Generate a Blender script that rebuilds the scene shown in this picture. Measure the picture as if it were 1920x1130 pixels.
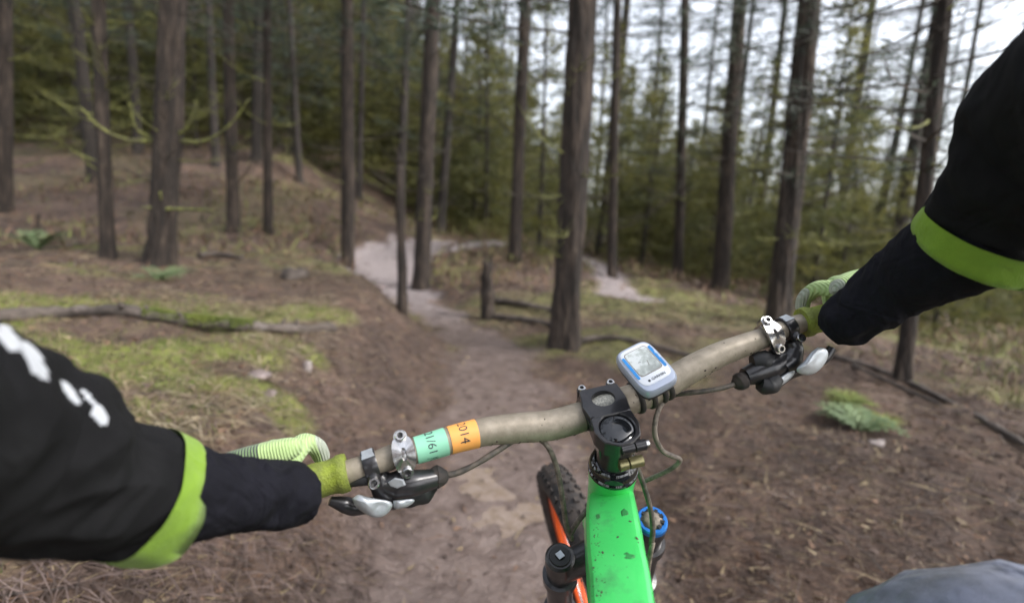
import bpy, math, random
import numpy as np
from mathutils import Vector, Matrix, noise as mnoise
random.seed(7); rng = np.random.default_rng(7)
S = bpy.context.scene; COL = S.collection
for o in list(bpy.data.objects): bpy.data.objects.remove(o)

# ------------------------------------------------------------------ camera, sky, sun, exposure
CAMH = 1.045
PITCH, ROLL = math.radians(9.2), math.radians(3.0)
cd = bpy.data.cameras.new('camera'); cam = bpy.data.objects.new('camera', cd); COL.objects.link(cam)
cd.sensor_width = 36; cd.lens = 18; cd.clip_start = .02; cd.clip_end = 1500
CM = Matrix.Translation((0, 0, CAMH)) @ Matrix.Rotation(math.pi/2-PITCH, 4, 'X') @ Matrix.Rotation(ROLL, 4, 'Z')
cam.matrix_world = CM
S.camera = cam
cd.dof.use_dof = True; cd.dof.focus_distance = .56; cd.dof.aperture_fstop = 2.8
w = bpy.data.worlds.new('World'); S.world = w; w.use_nodes = True
nt = w.node_tree; nt.nodes.clear()
sky = nt.nodes.new('ShaderNodeTexSky'); sky.sky_type = 'NISHITA'; sky.sun_disc = False
SUN_EL, SUN_AZ = math.radians(44), math.radians(112)
sky.sun_elevation = SUN_EL; sky.sun_rotation = SUN_AZ; sky.dust_density = 3.0; sky.air_density = 1.0; sky.ozone_density = 1.5
hs = nt.nodes.new('ShaderNodeHueSaturation'); hs.inputs['Saturation'].default_value = .32; hs.inputs['Value'].default_value = 1.15
bg = nt.nodes.new('ShaderNodeBackground'); bg.inputs['Strength'].default_value = .15
wo = nt.nodes.new('ShaderNodeOutputWorld')
nt.links.new(sky.outputs[0], hs.inputs['Color']); nt.links.new(hs.outputs[0], bg.inputs[0]); nt.links.new(bg.outputs[0], wo.inputs[0])
sl = bpy.data.lights.new('sun', 'SUN'); sun = bpy.data.objects.new('sun', sl); COL.objects.link(sun)
sl.energy = 1.5; sl.angle = math.radians(25); sl.color = (1, .97, .92)
sdir = Vector((math.sin(SUN_AZ)*math.cos(SUN_EL), math.cos(SUN_AZ)*math.cos(SUN_EL), math.sin(SUN_EL)))
sun.rotation_euler = sdir.to_track_quat('Z', 'Y').to_euler(); sun.location = (0, 0, 30)
S.view_settings.view_transform = 'Standard'; S.view_settings.look = 'None'
S.view_settings.exposure = 1.32; S.view_settings.gamma = 1; S.view_settings.use_curve_mapping = False
S.cycles.max_bounces = 6; S.cycles.transparent_max_bounces = 8

# ------------------------------------------------------------------ materials
def mat(name, base, rough=.7, metal=0, c2=None, scale=20, c3=None, bump=0, bscale=60, thr=(.4, .6), emit=None, coord='Object', stretch=None, spec=.5, sheen=0, coat=0):
    m = bpy.data.materials.new(name); m.use_nodes = True; n = m.node_tree; L = n.links.new
    b = n.nodes['Principled BSDF']; b.inputs['Roughness'].default_value = rough; b.inputs['Metallic'].default_value = metal
    b.inputs['Base Color'].default_value = (*base, 1); b.inputs['Specular IOR Level'].default_value = spec
    b.inputs['Sheen Weight'].default_value = sheen; b.inputs['Coat Weight'].default_value = coat
    tc = n.nodes.new('ShaderNodeTexCoord'); src = tc.outputs[coord]
    if stretch:
        mp = n.nodes.new('ShaderNodeMapping'); mp.inputs['Scale'].default_value = stretch; L(src, mp.inputs[0]); src = mp.outputs[0]
    if c2:
        t = n.nodes.new('ShaderNodeTexNoise'); t.inputs['Scale'].default_value = scale; t.inputs['Detail'].default_value = 6; t.inputs['Roughness'].default_value = .65
        L(src, t.inputs[0]); r = n.nodes.new('ShaderNodeValToRGB'); L(t.outputs[0], r.inputs[0])
        r.color_ramp.elements[0].position = thr[0]; r.color_ramp.elements[0].color = (*c2, 1)
        r.color_ramp.elements[1].position = thr[1]; r.color_ramp.elements[1].color = (*base, 1)
        if c3:
            e = r.color_ramp.elements.new(min(.99, thr[1]+.12)); e.color = (*c3, 1)
        L(r.outputs[0], b.inputs['Base Color'])
    if bump:
        t = n.nodes.new('ShaderNodeTexNoise'); t.inputs['Scale'].default_value = bscale; t.inputs['Detail'].default_value = 5
        L(src, t.inputs[0]); bp = n.nodes.new('ShaderNodeBump'); bp.inputs['Strength'].default_value = bump; bp.inputs['Distance'].default_value = .01
        L(t.outputs[0], bp.inputs['Height']); L(bp.outputs[0], b.inputs['Normal'])
    return m
M = {}
M['needle'] = mat('needle', (.055, .075, .045), .6, c2=(.035, .05, .04), scale=1.3, c3=(.10, .12, .06))
M['needle_y'] = mat('needle_young', (.185, .175, .046), .6, c2=(.09, .10, .035), scale=.9, c3=(.22, .21, .065))
M['twig'] = mat('twig', (.075, .06, .048), .9, c2=(.04, .033, .028), scale=9)
M['mosstwig'] = mat('mossy_twig', (.24, .25, .07), .9, c2=(.09, .085, .04), scale=14)
M['moss'] = mat('moss', (.15, .18, .035), .9, c2=(.10, .13, .03), scale=5, c3=(.22, .24, .055))
M['straw'] = mat('straw', (.27, .21, .12), .7, c2=(.17, .125, .08), scale=6)
M['straw2'] = mat('pale_straw', (.42, .36, .25), .7)
M['litter'] = mat('litter', (.12, .083, .067), .8, c2=(.07, .048, .039), scale=4)
M['litter2'] = mat('dark_litter', (.06, .042, .034), .85)
M['litter3'] = mat('rust_litter', (.165, .098, .062), .8)
M['mauve'] = mat('mauve_litter', (.17, .125, .11), .75, c2=(.10, .07, .062), scale=7)
M['leafy'] = mat('olive_scrub', (.15, .135, .05), .8, c2=(.10, .10, .04), scale=.8, c3=(.21, .17, .08))
M['fern'] = mat('fern', (.12, .17, .07), .7, c2=(.08, .12, .05), scale=10)
M['stone'] = mat('stone', (.34, .30, .29), .7, c2=(.2, .17, .16), scale=14, bump=.4, bscale=50)
M['wetstone'] = mat('mauve_stone', (.25, .2, .19), .5, c2=(.15, .12, .115), scale=18, bump=.4, bscale=60)
def bark(name, c1, c2, c3):
    m = mat(name, c1, .92, c2=c2, scale=5.5, c3=c3, stretch=(3.2, 3.2, .55), thr=(.42, .56), bump=0)
    n = m.node_tree; L = n.links.new; b = n.nodes['Principled BSDF']
    tc = n.nodes['Texture Coordinate']; mp = n.nodes.new('ShaderNodeMapping'); mp.inputs['Scale'].default_value = (1, 1, .22); L(tc.outputs['Object'], mp.inputs[0])
    v = n.nodes.new('ShaderNodeTexVoronoi'); v.feature = 'DISTANCE_TO_EDGE'; v.inputs['Scale'].default_value = 26; L(mp.outputs[0], v.inputs[0])
    bp = n.nodes.new('ShaderNodeBump'); bp.inputs['Strength'].default_value = .9; bp.inputs['Distance'].default_value = .02
    L(v.outputs[0], bp.inputs['Height']); L(bp.outputs[0], b.inputs['Normal'])
    return m
M['bark'] = bark('pine_bark', (.042, .030, .023), (.018, .0135, .011), (.085, .063, .048))
M['barkfar'] = mat('far_bark', (.04, .032, .028), .95, c2=(.024, .02, .017), scale=3, stretch=(3, 3, .5), c3=(.065, .06, .04))
M['log'] = mat('log_bark', (.10, .08, .068), .9, c2=(.045, .036, .03), scale=9, c3=(.17, .15, .14), bump=.8, bscale=40)
M['mud'] = mat('mud', (.07, .05, .04), .8)

def leafglow(m, f):
    n = m.node_tree; L = n.links.new; b = n.nodes['Principled BSDF']; tr = n.nodes.new('ShaderNodeBsdfTranslucent'); mx = n.nodes.new('ShaderNodeMixShader'); mx.inputs[0].default_value = f
    L(b.inputs['Base Color'].links[0].from_socket, tr.inputs[0]); L(b.outputs[0], mx.inputs[1]); L(tr.outputs[0], mx.inputs[2]); L(mx.outputs[0], n.nodes['Material Output'].inputs[0])
leafglow(M['needle_y'], .45); leafglow(M['needle'], .3); leafglow(M['leafy'], .3)
def ground_mat():
    m = bpy.data.materials.new('forest_floor'); m.use_nodes = True; n = m.node_tree; L = n.links.new; b = n.nodes['Principled BSDF']
    tc = n.nodes.new('ShaderNodeTexCoord')
    def noise(sc, det=8, ro=.65):
        t = n.nodes.new('ShaderNodeTexNoise'); t.inputs['Scale'].default_value = sc; t.inputs['Detail'].default_value = det; t.inputs['Roughness'].default_value = ro
        L(tc.outputs['Object'], t.inputs[0]); return t.outputs[0]
    def ramp(src, stops):
        r = n.nodes.new('ShaderNodeValToRGB'); L(src, r.inputs[0]); els = r.color_ramp.elements
        els[0].position, els[0].color = stops[0][0], (*stops[0][1], 1); els[1].position, els[1].color = stops[-1][0], (*stops[-1][1], 1)
        for p, c in stops[1:-1]: e = els.new(p); e.color = (*c, 1)
        return r.outputs[0]
    def mix(f, a, c):
        x = n.nodes.new('ShaderNodeMix'); x.data_type = 'RGBA'; L(f, x.inputs[0]); L(a, x.inputs[6]); L(c, x.inputs[7]); return x.outputs[2]
    def attr(nm):
        a = n.nodes.new('ShaderNodeAttribute'); a.attribute_name = nm; return a.outputs['Fac']
    lit = ramp(noise(7), [(.32, (.026, .018, .015)), (.45, (.072, .048, .038)), (.58, (.135, .092, .07)), (.7, (.052, .036, .029))])
    fine = ramp(noise(60, 4), [(.35, (.045, .032, .028)), (.6, (.15, .108, .085))])
    lit2 = n.nodes.new('ShaderNodeMix'); lit2.data_type = 'RGBA'; lit2.inputs[0].default_value = .4; L(lit, lit2.inputs[6]); L(fine, lit2.inputs[7])
    tr = ramp(noise(11), [(.3, (.085, .059, .049)), (.5, (.15, .112, .098)), (.7, (.20, .155, .138))])
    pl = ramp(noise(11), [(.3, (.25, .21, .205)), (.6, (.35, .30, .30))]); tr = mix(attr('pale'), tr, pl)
    ms = ramp(noise(9), [(.35, (.11, .12, .035)), (.6, (.21, .225, .055))])
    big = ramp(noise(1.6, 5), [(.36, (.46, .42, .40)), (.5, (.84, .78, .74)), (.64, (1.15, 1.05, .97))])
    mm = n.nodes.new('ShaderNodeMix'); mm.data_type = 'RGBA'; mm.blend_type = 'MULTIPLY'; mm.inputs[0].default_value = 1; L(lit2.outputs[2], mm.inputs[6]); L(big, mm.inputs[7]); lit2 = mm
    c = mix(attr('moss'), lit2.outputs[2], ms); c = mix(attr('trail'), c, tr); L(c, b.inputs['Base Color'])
    rr = n.nodes.new('ShaderNodeMapRange'); L(attr('trail'), rr.inputs[0]); rr.inputs[3].default_value = .9; rr.inputs[4].default_value = .34; L(rr.outputs[0], b.inputs['Roughness'])
    bp = n.nodes.new('ShaderNodeBump'); bp.inputs['Strength'].default_value = .7; bp.inputs['Distance'].default_value = .03
    L(noise(26), bp.inputs['Height']); L(bp.outputs[0], b.inputs['Normal'])
    return m
M['ground'] = ground_mat()

# ------------------------------------------------------------------ helpers
def tag(o, label=None, cat=None, group=None, kind=None):
    if label: o['label'] = label
    if cat: o['category'] = cat
    if group: o['group'] = group
    if kind: o['kind'] = kind
    return o
def empty(name, loc, label=None, cat=None, group=None):
    o = bpy.data.objects.new(name, None); o.empty_display_size = .1; o.location = loc; COL.objects.link(o)
    return tag(o, label, cat, group)
def cw(x, y, z): return CM @ Vector((x, y, -z))                  # rider's frame (right, up, ahead) to world
def cdir(x, y, z): return (CM.to_3x3() @ Vector((x, y, -z)))
def P(px, py, z): return cw((px-960)/960*z, -(py-565)/960*z, z)
def rootloc(p):
    while p and p.parent: p = p.parent
    return p.location.copy() if p else Vector()
def np_mesh(name, v, f, mats, mi=None, smooth=False):
    me = bpy.data.meshes.new(name); v = np.asarray(v, np.float32); f = np.asarray(f, np.int32); k = f.shape[1]
    me.vertices.add(len(v)); me.vertices.foreach_set('co', v.ravel())
    me.loops.add(f.size); me.loops.foreach_set('vertex_index', f.ravel())
    me.polygons.add(len(f)); me.polygons.foreach_set('loop_start', np.arange(0, f.size, k, dtype=np.int32))
    if mi is not None: me.polygons.foreach_set('material_index', np.asarray(mi, np.int32))
    me.polygons.foreach_set('use_smooth', np.full(len(f), smooth))
    for m in mats: me.materials.append(m)
    me.update(calc_edges=True); me.validate(); return me
def link(name, me, parent=None):
    o = bpy.data.objects.new(name, me); COL.objects.link(o); o.parent = parent; return o
def spline(pts, n=8):
    """Catmull-Rom through rows of numbers"""
    a = np.array([list(p) for p in pts], float); out = []
    e = np.vstack([2*a[0]-a[1], a, 2*a[-1]-a[-2]])
    for i in range(len(a)-1):
        p0, p1, p2, p3 = e[i:i+4]
        for t in np.arange(n)/n:
            out.append(.5*((2*p1)+(-p0+p2)*t+(2*p0-5*p1+4*p2-p3)*t*t+(-p0+3*p1-3*p2+p3)*t**3))
    out.append(a[-1]); return np.array(out)
class MB:
    def __init__(s): s.v = []; s.f = []; s.m = []; s.sm = []
    def add(s, vs, fs, mi=0, smooth=True):
        b = len(s.v); s.v += [tuple(x) for x in vs]
        for f in fs: s.f.append(tuple(b+i for i in f)); s.m.append(mi); s.sm.append(smooth)
    def tube(s, pts, rad, seg=16, mi=0, caps=True, smooth=True, wob=0, wsc=20, flat=None, pick=None, ph=0, fold=0, ff=42):
        pts = [Vector(p[:3]) for p in pts]; n = len(pts)
        if not hasattr(rad, '__len__'): rad = [rad]*n
        T = [(pts[min(i+1, n-1)]-pts[max(i-1, 0)]).normalized() for i in range(n)]
        u = T[0].orthogonal().normalized() if flat is None else (flat-T[0]*flat.dot(T[0])).normalized()
        vs = []; fs = []; sl_ = 0
        for i in range(n):
            if i: sl_ += (pts[i]-pts[i-1]).length
            u = (u-T[i]*u.dot(T[i])).normalized(); w_ = T[i].cross(u)
            for k in range(seg):
                a = 2*math.pi*k/seg+ph; r = rad[i]; ru, rv = (r if not isinstance(r, tuple) else r[0]), (r if not isinstance(r, tuple) else r[1])
                p = pts[i]+u*(math.cos(a)*ru)+w_*(math.sin(a)*rv)
                if wob: p += (p-pts[i]).normalized()*wob*mnoise.fractal(p*wsc, .8, 2, 3)
                if fold: p += (p-pts[i]).normalized()*fold*(.35-abs(mnoise.noise(Vector((sl_*ff+math.sin(a)*1.1, math.cos(a)*1.3, math.sin(a)*1.3))))*1.6)
                vs.append(p)
        for i in range(n-1):
            for k in range(seg):
                fs.append((i*seg+k, i*seg+(k+1) % seg, (i+1)*seg+(k+1) % seg, (i+1)*seg+k))
        b = len(s.v); s.v += [tuple(x) for x in vs]
        for f in fs:
            m_ = mi
            if pick: m_ = pick(sum((vs[j] for j in f), Vector())/4, mi)
            s.f.append(tuple(b+i for i in f)); s.m.append(m_); s.sm.append(smooth)
        if caps:
            s.f.append(tuple(b+i for i in reversed(range(seg)))); s.m.append(mi); s.sm.append(False)
            s.f.append(tuple(b+(n-1)*seg+i for i in range(seg))); s.m.append(mi); s.sm.append(False)
        return s
    def lathe(s, o, ax, prof, seg=24, mi=0, caps=True, smooth=True):
        """prof: (along, radius) along axis ax from o"""
        o = Vector(o); ax = Vector(ax).normalized(); u = ax.orthogonal().normalized(); w_ = ax.cross(u); vs = []; fs = []
        for t, r in prof:
            for k in range(seg):
                a = 2*math.pi*k/seg; vs.append(o+ax*t+u*math.cos(a)*r+w_*math.sin(a)*r)
        n = len(prof)
        for i in range(n-1):
            for k in range(seg): fs.append((i*seg+k, i*seg+(k+1) % seg, (i+1)*seg+(k+1) % seg, (i+1)*seg+k))
        s.add(vs, fs, mi, smooth)
        if caps:
            b = len(s.v)-len(vs)
            s.f.append(tuple(b+i for i in reversed(range(seg)))); s.m.append(mi); s.sm.append(False)
            s.f.append(tuple(b+(n-1)*seg+i for i in range(seg))); s.m.append(mi); s.sm.append(False)
        return s
    def box(s, c, X, Y, Z, mi=0):
        """X Y Z half-extent vectors"""
        c = Vector(c); vs = [c+X*i+Y*j+Z*k for i in (-1, 1) for j in (-1, 1) for k in (-1, 1)]
        s.add(vs, [(0, 1, 3, 2), (4, 6, 7, 5), (0, 4, 5, 1), (2, 3, 7, 6), (0, 2, 6, 4), (1, 5, 7, 3)], mi, False); return s
    def blob(s, c, X, Y, Z, seg=16, rings=10, mi=0, pw=1, wob=0, wsc=30):
        c = Vector(c); vs = []; fs = []
        sg = lambda x: math.copysign(abs(x)**pw, x)
        for i in range(rings+1):
            th = math.pi*i/rings
            for k in range(seg):
                a = 2*math.pi*k/seg; p = X*(sg(math.sin(th))*sg(math.cos(a)))+Y*(sg(math.sin(th))*sg(math.sin(a)))+Z*sg(math.cos(th))
                if wob: p *= 1+wob*mnoise.fractal((c+p)*wsc, .8, 2, 3)
                vs.append(c+p)
        for i in range(rings):
            for k in range(seg): fs.append((i*seg+k, (i+1)*seg+k, (i+1)*seg+(k+1) % seg, i*seg+(k+1) % seg))
        s.add(vs, fs, mi, True); return s
    def prism(s, pts, N, mi=0, bevel=0):
        """outline pts (world) extruded by vector N, top edge bevelled inward"""
        pts = [Vector(p) for p in pts]; n = len(pts); c = sum(pts, Vector())/n
        loops = [pts]
        if bevel:
            loops.append([p+N*.75 for p in pts]); loops.append([c+(p-c)*(1-bevel)+N for p in pts])
        else: loops.append([p+N for p in pts])
        vs = [p for l in loops for p in l]; fs = []
        for i in range(len(loops)-1):
            for k in range(n): fs.append((i*n+k, i*n+(k+1) % n, (i+1)*n+(k+1) % n, (i+1)*n+k))
        fs.append(tuple(reversed(range(n)))); fs.append(tuple((len(loops)-1)*n+k for k in range(n)))
        s.add(vs, fs, mi, False); return s
    def build(s, name, mats, parent=None, sub=0, label=None, sharp=None):
        if not isinstance(mats, (list, tuple)): mats = [mats]
        off = rootloc(parent); me = bpy.data.meshes.new(name)
        me.from_pydata([(x-off.x, y-off.y, z-off.z) for x, y, z in s.v], [], s.f)
        for m in mats: me.materials.append(m)
        me.polygons.foreach_set('material_index', s.m); me.polygons.foreach_set('use_smooth', s.sm); me.update()
        bmn = __import__('bmesh'); bm = bmn.new(); bm.from_mesh(me); bmn.ops.recalc_face_normals(bm, faces=bm.faces); bm.to_mesh(me); bm.free()
        if sharp: me.set_sharp_from_angle(angle=math.radians(sharp))
        o = link(name, me, parent)
        if sub: md = o.modifiers.new('sub', 'SUBSURF'); md.levels = sub; md.render_levels = sub
        if label: o['label'] = label
        return o

# ------------------------------------------------------------------ terrain
_g = rng.random((256, 256))
def vnoise(x, y):
    x = np.asarray(x, float); y = np.asarray(y, float); xi = np.floor(x).astype(int); yi = np.floor(y).astype(int); fx = x-xi; fy = y-yi
    fx = fx*fx*(3-2*fx); fy = fy*fy*(3-2*fy); a = _g[xi % 256, yi % 256]; b = _g[(xi+1) % 256, yi % 256]; c = _g[xi % 256, (yi+1) % 256]; d = _g[(xi+1) % 256, (yi+1) % 256]
    return (a*(1-fx)+b*fx)*(1-fy)+(c*(1-fx)+d*fx)*fy-.5
def fbm(x, y, o=4):
    r = 0
    for i in range(o): r = r+vnoise(np.asarray(x)*2**i+17.3*i, np.asarray(y)*2**i+5.1*i)/2**i
    return r
def sm(t): t = np.clip(t, 0, 1); return t*t*(3-2*t)
TY = [-30, -3, 0, 1.5, 3, 4.3, 5.6, 6.6, 8.0, 9.5, 12, 15, 18, 21, 40, 200]
TX = [.5, .2, .12, .08, 0, -.15, -.72, -1.3, -2.1, -2.45, -2.2, -1.2, .3, 1.6, 10, 30]
TW = [.6, .6, .62, .6, .5, .42, .40, .46, .78, .9, .7, .5, .5, .5, .4, .4]
def xc(y): return np.interp(y, TY, TX)
def relx(x, y): return x-xc(y)
def height(x, y):
    x = np.asarray(x, float); y = np.asarray(y, float); r = relx(x, y)
    near = 1-sm((y-7)/5)
    h = .44*sm((-r-.42)/.75)*(.45+.55*near)
    h = h+.10*sm((-r-1.2)/2.5)*near
    h = h+np.minimum(np.maximum(0, y-8.0)*.29, 8)*sm((-x-1.8)/7)
    h = h+np.minimum(np.maximum(0, y-17)*.07, 4)*(1-sm((x-1)/9))
    h = h+.10*sm((r-.5)/.8)
    h = h-np.minimum(np.maximum(0, y-3.5)*.06, 4)*sm((x-3.2)/9)
    h = h-np.minimum(np.maximum(0, x-3)*.06, 1.5)
    tm = sm((TWf(y)+.18-np.abs(r))/.3)
    h = h+.42*sm((y-7.2)/5.5)*(1-sm((np.abs(r)-2)/4))*(1-sm((y-14)/8))
    h = h-.045*tm
    h = h+fbm(x*1.1, y*1.1)*.10*(1-.8*tm)+fbm(x*.16+9, y*.16)*.6*sm((np.hypot(x, y)-7)/12)*(1-.9*tm)
    h = h+fbm(x*6, y*6, 4)*.045*(1-.6*tm)
    return h-.05
def TWf(y): return np.interp(y, TY, TW)
def H(x, y): return float(height(x, y))
def trailmask(x, y): return sm((TWf(y)-np.abs(relx(x, y))+fbm(x*3, y*3, 3)*.25)/.22)
MS = []
def mossmask(x, y):
    x = np.asarray(x, float); y = np.asarray(y, float); r = relx(x, y); d = np.hypot(x, y); e = np.zeros(np.shape(x))
    for sx_, sy_, rx_, ry_ in MS: e = np.maximum(e, sm((1.25-np.hypot((x-sx_)/rx_, (y-sy_)/ry_)+fbm(x*3, y*3, 3)*.9)/.5))
    a = sm((fbm(x*1.6+3, y*1.6+8, 4)+.20)/.3)*sm((-r-.95)/.45)*(1-sm((y-2.7)/.5))*.75; a = np.maximum(a, e)
    b = sm((fbm(x*.5+31, y*.5, 3)-.05)/.25)*sm((d-4)/4)*.7*(1-.8*sm((-x-1)/2))
    c = sm((fbm(x*.9+12, y*.9+40, 3)-.22)/.2)*.45
    return np.clip(np.maximum(np.maximum(a, b), c), 0, 1)*(1-trailmask(x, y))
def axis(lo, hi, fl, fh, step, g):
    a = list(np.arange(fl, fh, step)); s_ = step; v = fh
    while v < hi: a.append(v); s_ *= g; v += s_
    a.append(hi); s_ = step; v = fl; b = []
    while v > lo: v -= s_; b.append(max(v, lo)); s_ *= g
    return np.array(b[::-1]+a)
def hit(px, py, lift=0):
    o = CM.translation; d = (P(px, py, 1)-o).normalized(); t = .5
    while t < 150:
        p = o+d*t
        if p.z < H(p.x, p.y): break
        t += .02+t*.004
    return Vector((p.x, p.y, H(p.x, p.y)+lift))
for q, rx_, ry_ in (((250, 665), .30, .16), (175, 715) and ((165, 715), .22, .15), ((400, 655), .26, .12), ((330, 720), .2, .12), ((590, 588), .25, .2), ((525, 765), .12, .12), ((130, 650), .2, .12), ((560, 652), .14, .07), ((1640, 790), .13, .10), ((1585, 748), .12, .08)):
    p_ = hit(*q); MS.append((p_.x, p_.y, rx_, ry_))
leg2 = [hit(*q) for q in ((838, 470), (880, 460), (935, 456), (985, 458), (1040, 468), (1085, 480), (1125, 500), (1158, 530), (1178, 560))]
def leg2mask(x, y):
    x = np.asarray(x, float); y = np.asarray(y, float); best = np.full(np.shape(x), 1e9)
    for a, b in zip(leg2[:-1], leg2[1:]):
        dx, dy = b.x-a.x, b.y-a.y; t = np.clip(((x-a.x)*dx+(y-a.y)*dy)/(dx*dx+dy*dy+1e-9), 0, 1); best = np.minimum(best, np.hypot(x-a.x-t*dx, y-a.y-t*dy))
    return sm((.42-best+fbm(x*2, y*2, 3)*.3)/.25)
_trail1 = trailmask
def trailmask(x, y): return np.maximum(_trail1(x, y), leg2mask(x, y))
ax_ = axis(-240, 240, -3.6, 3.8, .04, 1.06); ay_ = axis(-40, 320, .2, 6.2, .04, 1.045)
X, Y = np.meshgrid(ax_, ay_, indexing='ij'); Z = height(X, Y)
nx, ny = X.shape; idx = np.arange(nx*ny).reshape(nx, ny)
F = np.stack([idx[:-1, :-1], idx[1:, :-1], idx[1:, 1:], idx[:-1, 1:]], -1).reshape(-1, 4)
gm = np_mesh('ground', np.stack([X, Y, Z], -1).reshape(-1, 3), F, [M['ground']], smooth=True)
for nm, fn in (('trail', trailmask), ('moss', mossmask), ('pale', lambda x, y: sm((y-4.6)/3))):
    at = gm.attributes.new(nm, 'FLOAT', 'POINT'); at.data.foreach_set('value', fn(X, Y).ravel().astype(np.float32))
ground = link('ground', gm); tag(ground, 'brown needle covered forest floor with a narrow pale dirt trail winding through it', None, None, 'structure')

# scatter -------------------------------------------------
def blades(c, d, L, W, bend=None):
    """one triangle per blade: c base, d unit direction, L length, W width"""
    n = len(c); rv = rng.normal(size=(n, 3)); s_ = np.cross(d, rv); s_ /= np.linalg.norm(s_, axis=1)[:, None]+1e-9
    v = np.empty((n, 3, 3), np.float32); v[:, 0] = c-s_*(W/2)[:, None]; v[:, 1] = c+s_*(W/2)[:, None]; v[:, 2] = c+d*L[:, None]
    return v.reshape(-1, 3), np.arange(3*n).reshape(n, 3)
def arcs(c, d, L, W, droop):
    """two-segment curved blade, 3 triangles"""
    n = len(c); up = np.array([0, 0, 1.]); s_ = np.cross(d, up+rng.normal(size=(n, 3))*.2); s_ /= np.linalg.norm(s_, axis=1)[:, None]+1e-9
    m_ = c+d*(L*.5)[:, None]; d2 = d.copy(); d2[:, 2] -= droop; d2 /= np.linalg.norm(d2, axis=1)[:, None]
    t_ = m_+d2*(L*.5)[:, None]; v = np.empty((n, 5, 3), np.float32)
    v[:, 0] = c-s_*(W/2)[:, None]; v[:, 1] = c+s_*(W/2)[:, None]; v[:, 2] = m_-s_*(W*.4)[:, None]; v[:, 3] = m_+s_*(W*.4)[:, None]; v[:, 4] = t_
    b = np.arange(n)*5
    f = np.concatenate([np.stack([b, b+1, b+3], 1), np.stack([b, b+3, b+2], 1), np.stack([b+2, b+3, b+4], 1)])
    return v.reshape(-1, 3), f
def polar(n, r0, r1, pw=1.0, a0=-62, a1=62):
    r = r0+(r1-r0)*rng.random(n)**pw; a = np.radians(a0+(a1-a0)*rng.random(n)); return r*np.sin(a), r*np.cos(a)
def scatter(name, n, r0, r1, keep, L, W, tilt, mats, label, cat, pw=1.0, kind='stuff', curved=0, lift=.0, a0=-62, a1=62, th0=None):
    x, y = polar(n, r0, r1, pw, a0, a1); k = rng.random(n) < keep(x, y); x, y = x[k], y[k]; n = len(x)
    z = height(x, y)+lift*rng.random(n); th = rng.random(n)*2*math.pi if th0 is None else math.radians(th0)+rng.normal(size=n)*.55; el = np.abs(rng.normal(size=n))*tilt
    d = np.stack([np.cos(th)*np.cos(el), np.sin(th)*np.cos(el), np.sin(el)], 1)
    l = L*(.5+rng.random(n)); w_ = W*(.6+.8*rng.random(n)); c = np.stack([x, y, z], 1)
    if curved: v, f = arcs(c, d, l, w_, curved); mi = np.tile(rng.integers(0, len(mats), n), 3)
    else: v, f = blades(c, d, l, w_); mi = rng.integers(0, len(mats), n)
    o = link(name, np_mesh(name, v, f, mats, mi)); return tag(o, label, cat, None, kind)
notrail = lambda x, y: 1-.85*trailmask(x, y)
scatter('needle_litter', 120000, .5, 5.5, lambda x, y: (1-.93*trailmask(x, y))*(1-.9*mossmask(x, y)), .075, .0022, .12, [M['litter'], M['litter2'], M['litter3'], M['litter'], M['straw']], 'fallen brown pine needles covering the ground beside the trail', 'pine needles', lift=.008)
scatter('litter_chips', 26000, .6, 9, notrail, .028, .013, .3, [M['litter'], M['litter2'], M['litter3'], M['litter2'], M['straw']], 'small brown bark chips and dead leaves lying over the forest floor', 'leaf litter', lift=.01)
scatter('far_litter', 60000, 5, 26, notrail, .16, .012, .3, [M['litter'], M['litter2'], M['litter3'], M['straw']], 'brown twigs and dead bracken bits on the ground further into the forest', 'forest litter', pw=.8)
scatter('dry_grass', 52000, 1.35, 4.4, lambda x, y: sm((-relx(x, y)-.8)/.4)*np.clip(.25+fbm(x*2, y*2, 3)*1.5, 0, 1), .13, .0026, .30, [M['straw'], M['straw2'], M['straw']], 'straw coloured dry grass strands lying over the left bank', 'dry grass', curved=.5, th0=-12)
scatter('bank_fringe', 30000, 1.2, 4.2, lambda x, y: sm((-relx(x, y)-.42)/.1)*(1-sm((-relx(x, y)-.95)/.3)), .11, .0034, .2, [M['mauve'], M['litter'], M['litter2'], M['mauve']], 'mauve brown pine needles hanging down the side of the left bank', 'pine needles', curved=.35, th0=-35)
scatter('bank_moss', 90000, 1.0, 4.2, lambda x, y: mossmask(x, y), .03, .0035, .9, [M['moss'], M['moss'], M['straw']], 'yellow green moss cushion covering the left bank below the log', 'moss', lift=.004, a0=-62, a1=-8)
scatter('ground_twigs', 3000, .8, 8, notrail, .13, .0045, .12, [M['litter2'], M['twig'], M['litter'], M['straw']], 'small fallen twigs scattered over the forest floor', 'twigs', curved=.1, lift=.02)
scatter('moss_tufts', 60000, 3.0, 9, lambda x, y: mossmask(x, y)**1.5, .035, .004, .9, [M['moss']], 'bright green moss growing in patches over the bank', 'moss', lift=.004)
scatter('scrub', 110000, 7, 40, lambda x, y: (1-trailmask(x, y))*(1-.8*sm((-x-1)/2)*(1-sm((y-7.5)/2)))*np.clip(.6+fbm(x*.5, y*.5, 3)*2, .1, 1), .22, .02, .6, [M['leafy'], M['litter3'], M['litter3'], M['litter'], M['mosstwig']], 'low olive and rust coloured undergrowth between the trees', 'undergrowth', pw=1.0, curved=.4, lift=.12)
scatter('bracken', 46000, 12.5, 34, lambda x, y: (1-trailmask(x, y))*sm((x+4+(y-12)*.1)/3)*np.clip(.7+fbm(x*.4, y*.4, 3)*1.6, .1, 1), .42, .03, .8, [M['leafy'], M['needle_y'], M['litter3'], M['needle_y']], 'knee high olive and rust bracken filling the gaps between the trunks', 'undergrowth', curved=.7, lift=.35)
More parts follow.
